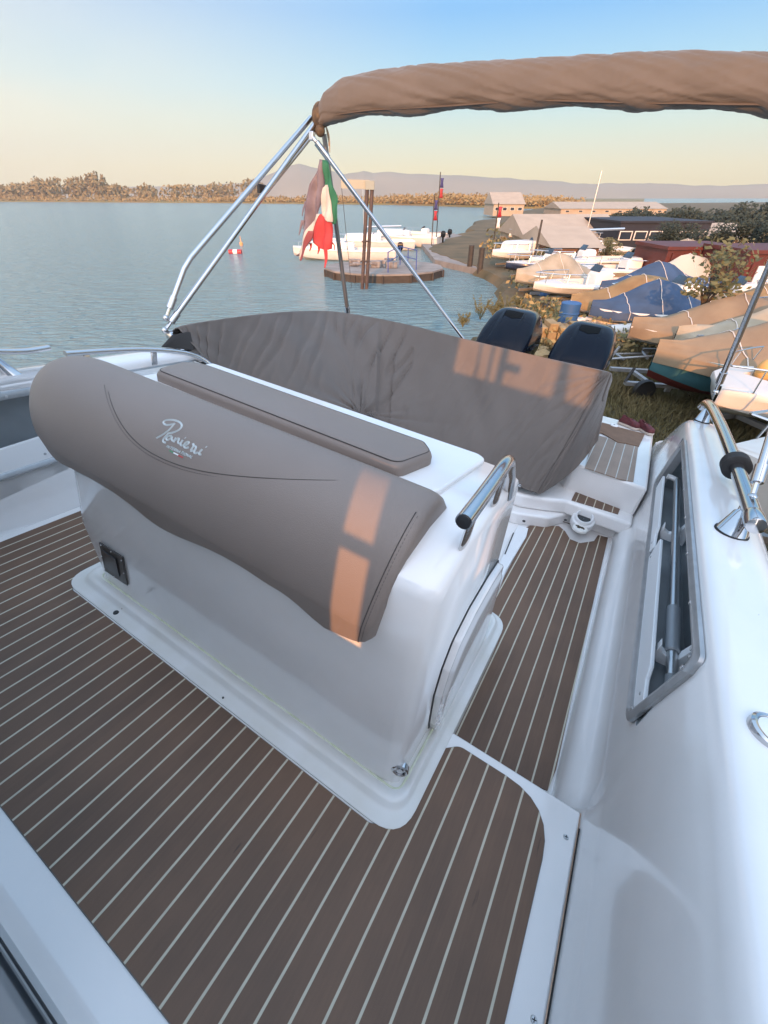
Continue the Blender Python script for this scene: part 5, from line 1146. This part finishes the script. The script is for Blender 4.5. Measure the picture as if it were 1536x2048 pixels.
# trees of the yard
spots = [(1235, 478, 436, 62, LF1), (1285, 476, 432, 70, LF1), (1335, 476, 436, 66, LF1), (1385, 476, 428, 74, LF1), (1440, 478, 430, 80, LF1), (1495, 480, 424, 90, LF1), (1560, 482, 418, 100, LF1), (1262, 545, 498, 44, LF2), (1425, 540, 452, 66, LF1), (1505, 545, 446, 84, LF1), (1048, 478, 440, 36, LF2), (1085, 545, 492, 40, LF2), (1205, 545, 470, 50, LF2), (1300, 520, 470, 50, LF1), (1350, 600, 560, 36, LF2), (1330, 535, 446, 70, LF1), (1392, 545, 452, 70, LF1), (1462, 550, 440, 86, LF1), (1540, 560, 436, 100, LF1)]
words = ['furthest left over the dark block', 'second from the left over the dark block', 'third along behind the dark block', 'right behind the dark block', 'left of the steel strut', 'behind the steel strut', 'at the right photo edge']
for i, (px, pg, ptp, wpx, m_) in enumerate(spots):
    b_ = gw(px, pg, GZ); y = b_.y; h_ = gy(px, ptp, y).z - GZ; w_ = (1.5 if i < 7 else 1.1) * wpx * (gy(px + 1, ptp, y).x - gy(px, ptp, y).x); lb = ('dark dense tree ' + words[i]) if i < 7 else ['olive bush between the workshop and the red sheds', 'dark tree rising behind the red shed', 'dark bushy tree behind the shed with the white door', 'olive tree beside the shore by the hall', 'olive bush left of the brown workshop', 'olive tree right of the brown workshop', 'dark bush in front of the dark blue block', 'olive bush among the covered boats', 'tall dark tree just behind the left red shed', 'tall dark tree over the gap between the red sheds', 'tall dark tree over the white door of the red shed', 'tall dark tree behind the right end of the red sheds'][i - 7]
    tree('tree', lb, (b_.x, y, GZ), h_, w_, m_, n=4200 if i < 7 or i > 14 else 2200, s=w_ * .032, seed=i + 3, group='trees around the boatyard', trunk=.15)
b_ = gw(1372, 712, GZ); tree('young_tree', 'slender pale-trunked tree with thin olive leaves among the covered boats', (b_.x, b_.y, GZ), 2.6, 1.7, LF2, n=700, s=.07, seed=40, trunk=.5, lean=-.15)
# stone wall and rubble beyond the motors
ST = mat('yellow_stone', (.34, .25, .13), .9, c2=(.20, .14, .07), vscale=3, detail=10, bump=.8, bscale=5)
k = MB_(); w0 = gw(1042, 690, GZ); w1 = gw(1180, 700, GZ); rnd = random.Random(8); nC = 12; hR = .0
for r_ in range(3):
    u = 0 if r_ % 2 else -.03
    while u < 1.0:
        du = rnd.uniform(.05, .15); p0 = w0.lerp(w1, max(u, 0)); p1_ = w0.lerp(w1, min(u + du, 1.02)); hh = .22 + rnd.uniform(-.02, .02); z0 = GZ - .05 + r_ * .22; j = rnd.uniform(-.03, .09)
        o = len(k.v); k.box((p0.x + .01, p0.y - j, z0), (p1_.x - .01, p0.y + .5, z0 + hh * (1 if r_ < 2 else rnd.uniform(.5, 1.1))))
        for p in k.v[o:]: p += Vector((rnd.uniform(-.02, .02), rnd.uniform(-.03, .03), rnd.uniform(-.015, .015)))
        u += du
solo(k, 'stone_wall', ST, 'low sunlit yellow stone wall behind the two black motors', 'wall', tuple(w0), bevel=.02)
rnd = random.Random(9)
for i in range(16):
    q = gw(rnd.uniform(1060, 1250), rnd.uniform(690, 735), GZ); s_ = rnd.uniform(.08, .2); k = MB_(); rg = []
    k.ball(q + V(0, 0, s_ * .4), s_, 5, (1.2, .9, .7)); 
    for p in k.v: p += Vector((noise.noise(p * 9), noise.noise(p * 9 + V(5, 0, 0)), noise.noise(p * 9 + V(0, 7, 0)))) * s_ * .5
    solo(k, 'rock', ST, 'rough yellow stone lying below the stone wall', 'stone', tuple(q), group='loose stones below the stone wall', shade=False)
# inflatable
q = gw(1200, 672, GZ); t = thing('inflatable_boat', 'white and red inflatable dinghy lying on the grass beyond the motors', 'dinghy', tuple(q))
k = MB_(); k.tube([q + V(-1.0, .5, .25), q + V(.4, .55, .25), q + V(1.0, .3, .35), q + V(1.15, 0, .4), q + V(1.0, -.3, .35), q + V(.4, -.55, .25), q + V(-1.0, -.5, .25)], [.14, .2, .2, .2, .2, .2, .14], 12, smooth_path=1); build(k, 'tube', WH, t)
k = MB_(); k.tube([q + V(-1.0, -.52, .14), q + V(.4, -.58, .14), q + V(1.1, -.2, .24)], .15, 8); build(k, 'red_strake', REDB, t)
k = MB_(); k.box(tuple(q + V(-1, -.45, .12)), tuple(q + V(.7, .45, .16))); build(k, 'floor', TARPB, t)
# trailer with upright post on the grass
GAL = mat('galvanised_steel', (.40, .41, .42), .45, .7, var=.2, vscale=8)
q = gw(1290, 800, GZ); t = thing('boat_trailer', 'galvanised boat trailer frame with an upright post on the rough grass', 'trailer', tuple(q))
e_ = gw(1420, 805, GZ); f_ = gw(1240, 792, GZ); k = MB_(); d = (e_ - f_)
k.obox((f_ + e_) / 2 + V(0, 0, .28), tuple(d * .5), (0, .05, 0), (0, 0, .035)); k.obox((f_ + e_) / 2 + V(0, .9, .28), tuple(d * .45), (0, .05, 0), (0, 0, .035)); build(k, 'frame_rail', GAL, t)
k = MB_(); k.obox(f_.lerp(e_, .3) + V(0, .45, .28), (.04, 0, 0), (0, .5, 0), (0, 0, .03)); k.obox(f_.lerp(e_, .75) + V(0, .45, .28), (.04, 0, 0), (0, .5, 0), (0, 0, .03)); build(k, 'cross_beam', GAL, t)
pb = gw(1328, 797, GZ) + V(0, 0, .2); k = MB_(); k.obox(pb + V(.09, 0, .5), (.05, 0, .0), (0, .03, 0), (.1, 0, .55)); build(k, 'upright_post', GAL, t)
k = MB_(); k.tube([f_ + V(0, 0, .3), f_ + V(.15, .1, .55)], .03, 8); k.loft(coin(f_.lerp(e_, .2) + V(0, -.12, .2), (0, 1, 0), ((.05, -.05), (.2, -.06), (.22, 0), (.2, .06), (.05, .05)), 16)); build(k, 'wheel', BLACK, t)
# low boat-launching trolley lying further left
q = gw(1250, 735, GZ); k = MB_(); 
for a_, b_ in (((-.5, 0, .2), (.7, .1, .25)), ((-.4, .4, .2), (.7, .45, .2)), ((-.1, 0, .2), (-.1, .4, .2)), ((.5, .05, .2), (.6, .5, .22)), ((-.5, 0, .05), (-.3, 0, .5))): k.tube([q + Vector(a_), q + Vector(b_)], .03, 6)
solo(k, 'launching_trolley', GAL, 'small low grey trolley frame on the grass left of the trailer post', 'trolley', tuple(q))
# grass and weeds
GR = mat('dry_grass', (.09, .085, .03), .9, c2=(.17, .13, .06), vscale=1.3, vdist=.8)
rnd = random.Random(21); k = MB_(); cnt = 0
while cnt < 26000:
    px = rnd.uniform(1170, 1540); py = rnd.uniform(668, 930)
    q = gw(px, py, GZ)
    if cnt % 3 == 0: q = Vector((rnd.uniform(1.5, 9), rnd.uniform(3.5, 12), GZ))
    h_ = rnd.uniform(.05, .20) * (1 + .8 * noise.noise(q * .9)); a_ = rnd.uniform(0, 6.28); w_ = .006 + .001 * q.y; dx = V(math.cos(a_) * w_, math.sin(a_) * w_, 0); ln = V(rnd.gauss(0, .4) * h_, rnd.gauss(0, .4) * h_, h_)
    o = len(k.v); k.v += [q - dx, q + dx, q + ln * .6 + dx * .6, q + ln]; k.f.append((o, o + 1, o + 2, o + 3)); cnt += 1
solo(k, 'rough_grass', GR, 'rough dry grass growing over the yard', 'grass', (4, 6, GZ), kind='stuff', shade=False)
# reeds on the shore beyond the motors
for i, (px, py, s_) in enumerate(((960, 640, 1.0), (985, 632, .8), (1010, 628, .9), (1036, 618, .6), (925, 655, .6))):
    q = gw(px, py, .35); t = thing('weed_clump', 'feathery weeds on the shore behind the left motor', 'plant', tuple(q), group='weeds along the near shore')
    k = MB_(); rr_ = random.Random(i); k2 = MB_()
    for j in range(14):
        a_ = rr_.uniform(0, 6.28); tip = q + V(math.cos(a_) * .35 * s_, math.sin(a_) * .3 * s_, rr_.uniform(.35, .8) * s_); k.tube([q, q.lerp(tip, .5) + V(0, 0, .08), tip], [.006, .005, .002], 4)
        for m_ in range(9): c_ = q.lerp(tip, .45 + .06 * m_); leaves(k2, c_, .04, .04, .03, 2, .035, rr_)
    build(k, 'stalks', LF2, t); build(k2, 'leaves', LF2, t, shade=False)

# ---- more laid-up boats, gear and scrub in the crowded yard
PALE = mat('bleached_cover', (.38, .33, .25), .8, c2=(.26, .22, .15), vscale=2, bump=.3, bscale=5); NAVY = mat('navy_hull', (.02, .03, .07), .3, coat=.3); OCH = mat('ochre_tarpaulin', (.27, .19, .09), .8, c2=(.17, .11, .05), vscale=2, bump=.3, bscale=5)
yb('small_motorboat', 'navy hulled open boat between the brown workshop and the red shed', 1235, 540, 578, 182, 4.8, 1.9, kh=.35, hull=NAVY, motor=False)
yb('covered_boat', 'ochre tarpaulin covered boat above the left end of the stone wall', 1140, 604, 655, 178, 4.6, 1.9, kh=.3, cover=OCH, rail=False, motor=False)
yb('covered_boat', 'boat under bleached cover just behind the teal bottomed boat', 1352, 668, 745, 170, 4.8, 2.0, kh=.3, cover=PALE, rail=False, motor=False)
yb('small_motorboat', 'white boat with dark windscreen in front of the left red shed', 1330, 588, 640, 176, 4.4, 1.8, kh=.3, motor=False)
yb('covered_boat', 'ochre covered boat in front of the white door of the red shed', 1452, 600, 655, 184, 4.6, 1.9, kh=.3, cover=OCH, rail=False, motor=False)
yb('small_motorboat', 'white boat with a bare mast beside the beige hall', 1100, 500, 530, 188, 5.2, 2.0, kh=.4, mast=True, cabin=True, motor=False)
yb('covered_boat', 'boat under bleached cover in front of the dark blue block', 1290, 512, 545, 190, 5.2, 2.0, kh=.3, cover=PALE, rail=False, motor=False)
yb('small_motorboat', 'small white boat at the far end of the yard below the pale farm building', 1185, 478, 500, 186, 5.5, 2.0, kh=.3, motor=False)
yb('small_motorboat', 'small white boat ashore left of the beige hall, nearest the bend of the shore', 1018, 468, 490, 200, 5.5, 2.0, kh=.3, cabin=True)
yb('covered_boat', 'low boat under dark blue cover directly behind the loose stones', 1178, 628, 668, 180, 4.0, 1.7, kh=.25, cover=TARPB, rail=False, motor=False)
yb('small_motorboat', 'white boat half hidden behind the ochre covered boat by the stone wall', 1215, 600, 648, 184, 4.4, 1.8, kh=.35, motor=False)
yb('covered_boat', 'boat under bleached cover at the water edge, nearest the jetty', 1032, 548, 590, 196, 4.2, 1.8, kh=.25, cover=PALE, rail=False, motor=False)
yb('small_motorboat', 'navy hulled boat at the shore just behind the jetty posts', 1012, 528, 562, 192, 4.4, 1.8, kh=.3, hull=NAVY, motor=False)
yb('covered_boat', 'boat under ochre cover in front of the pale roof of the beige hall', 1090, 484, 510, 190, 5.0, 2.0, kh=.3, cover=OCH, rail=False, motor=False)
yb('covered_boat', 'small boat under tan cover beneath the slender tree', 1385, 672, 722, 178, 4.2, 1.8, kh=.3, cover=TARP, rail=False, motor=False)
yb('small_motorboat', 'dark red hulled boat in front of the right red shed', 1500, 592, 640, 186, 4.6, 1.9, kh=.35, hull=MAROON, motor=False)
rnd = random.Random(77); k = MB_(); k2 = MB_()
for i in range(620):
    px = rnd.uniform(985, 1560); py = rnd.uniform(452, 700)
    if px < 1045 and py > 520: continue
    q = gw(px, py, GZ); s_ = rnd.uniform(.25, .75) * (1 + q.y * .012); 
    if noise.noise(q * .22) < -.2: continue
    leaves(k if rnd.random() < .55 else k2, q + V(0, 0, s_ * .35), s_ * 1.3, s_, s_ * .55, 46, .05 + .0032 * q.y, rnd)
solo(k, 'golden_scrub', mat('golden_scrub_leaf', (.24, .17, .06), .8, c2=(.33, .23, .09), vscale=1.2), 'dry golden scrub and weeds growing between the laid-up boats', 'scrub', (9, 20, GZ), kind='stuff', shade=False)
solo(k2, 'green_scrub', LF2, 'low olive green scrub growing between the laid-up boats', 'scrub', (9, 20, GZ), kind='stuff', shade=False)
# planks, drums and crates standing about
DRUM = mat('blue_drum_plastic', (.03, .10, .25), .5)
for (px, py, m_, lb) in ((1128, 668, DRUM, 'blue plastic drum standing at the end of the stone wall'), (1290, 655, REDB, 'red drum standing beside the tan covered boats'), (1085, 590, DRUM, 'blue drum standing between the white boats above the stone wall')):
    q = gw(px, py, GZ); k = MB_(); k.loft([[q + V(math.cos(2 * math.pi * i / 18) * r_, math.sin(2 * math.pi * i / 18) * r_, z) for i in range(18)] for r_, z in ((.26, 0), (.28, .02), (.27, .28), (.29, .3), (.27, .32), (.27, .58), (.29, .6), (.27, .62), (.28, .86), (.25, .88))]); solo(k, 'drum', m_, lb, 'drum', tuple(q))
for (px, py, a_, lb) in ((1245, 690, .3, 'stack of grey planks on the grass below the tan covered boat'), (1160, 620, -.2, 'stack of grey planks behind the stone wall')):
    q = gw(px, py, GZ); t = thing('plank_stack', lb, 'planks', tuple(q))
    for i in range(7): k = MB_(); c_ = q + V(rnd.uniform(-.1, .1), (i % 3) * .2, .05 + .07 * (i // 3)); k.obox(c_, (math.cos(a_) * 1.1, math.sin(a_) * 1.1, 0), (-math.sin(a_) * .085, math.cos(a_) * .085, 0), (0, 0, .028)); build(k, 'plank', mat('grey_plank', (.22, .19, .15), .85, var=.3, vscale=4) if i == 0 else bpy.data.materials['grey_plank'], t)
# poles and masts standing in the yard
for (px, py, h_, lb) in ((1062, 548, 2.4, 'grey wooden pole beside the brown workshop'),):
    q = gw(px, py, GZ); k = MB_(); k.tube([q, q + V(.05, 0, h_)], [.07, .05], 8); solo(k, 'wooden_pole', DKW, lb, 'pole', tuple(q))
# trailer that carries this boat, out of sight under the hull
t = thing('road_trailer', 'galvanised road trailer carrying the motor boat', 'trailer', tuple(MB @ Vector((-.88, 1.5, -2.0))))
for x in (-.5, -1.26):
    k = MB_(); a_ = MB @ Vector((x, -2, -1.25)); b_ = MB @ Vector((x, 3.6, -1.25)); k.tube([a_, b_], .05, 8); build(k, 'frame_rail', GAL, t)
for x in (-.2, -1.56):
    k = MB_(); a_ = MB @ Vector((x, 2.2, -1.25)); k.loft(coin((a_.x, a_.y, GZ + .32), ROT @ Vector((1, 0, 0)), ((.10, -.09), (.30, -.10), (.32, -.05), (.32, .05), (.30, .10), (.10, .09)), 18)); build(k, 'wheel', BLACK, t)

# ---- evening haze over the water and the yard
hm = bpy.data.materials.new('evening_haze'); hm.use_nodes = True; n = hm.node_tree.nodes; l = hm.node_tree.links; n.remove(n['Principled BSDF'])
v = n.new('ShaderNodeVolumePrincipled'); v.inputs['Color'].default_value = (1.0, .97, .88, 1); v.inputs['Density'].default_value = .00050; v.inputs['Anisotropy'].default_value = .35
l.new(v.outputs[0], n['Material Output'].inputs['Volume'])
k = MB_(); k.box((-2100, -200, -2.5), (2100, 1520, 118)); solo(k, 'haze', hm, kind='stuff', label='thin warm evening haze over the water', shade=False)
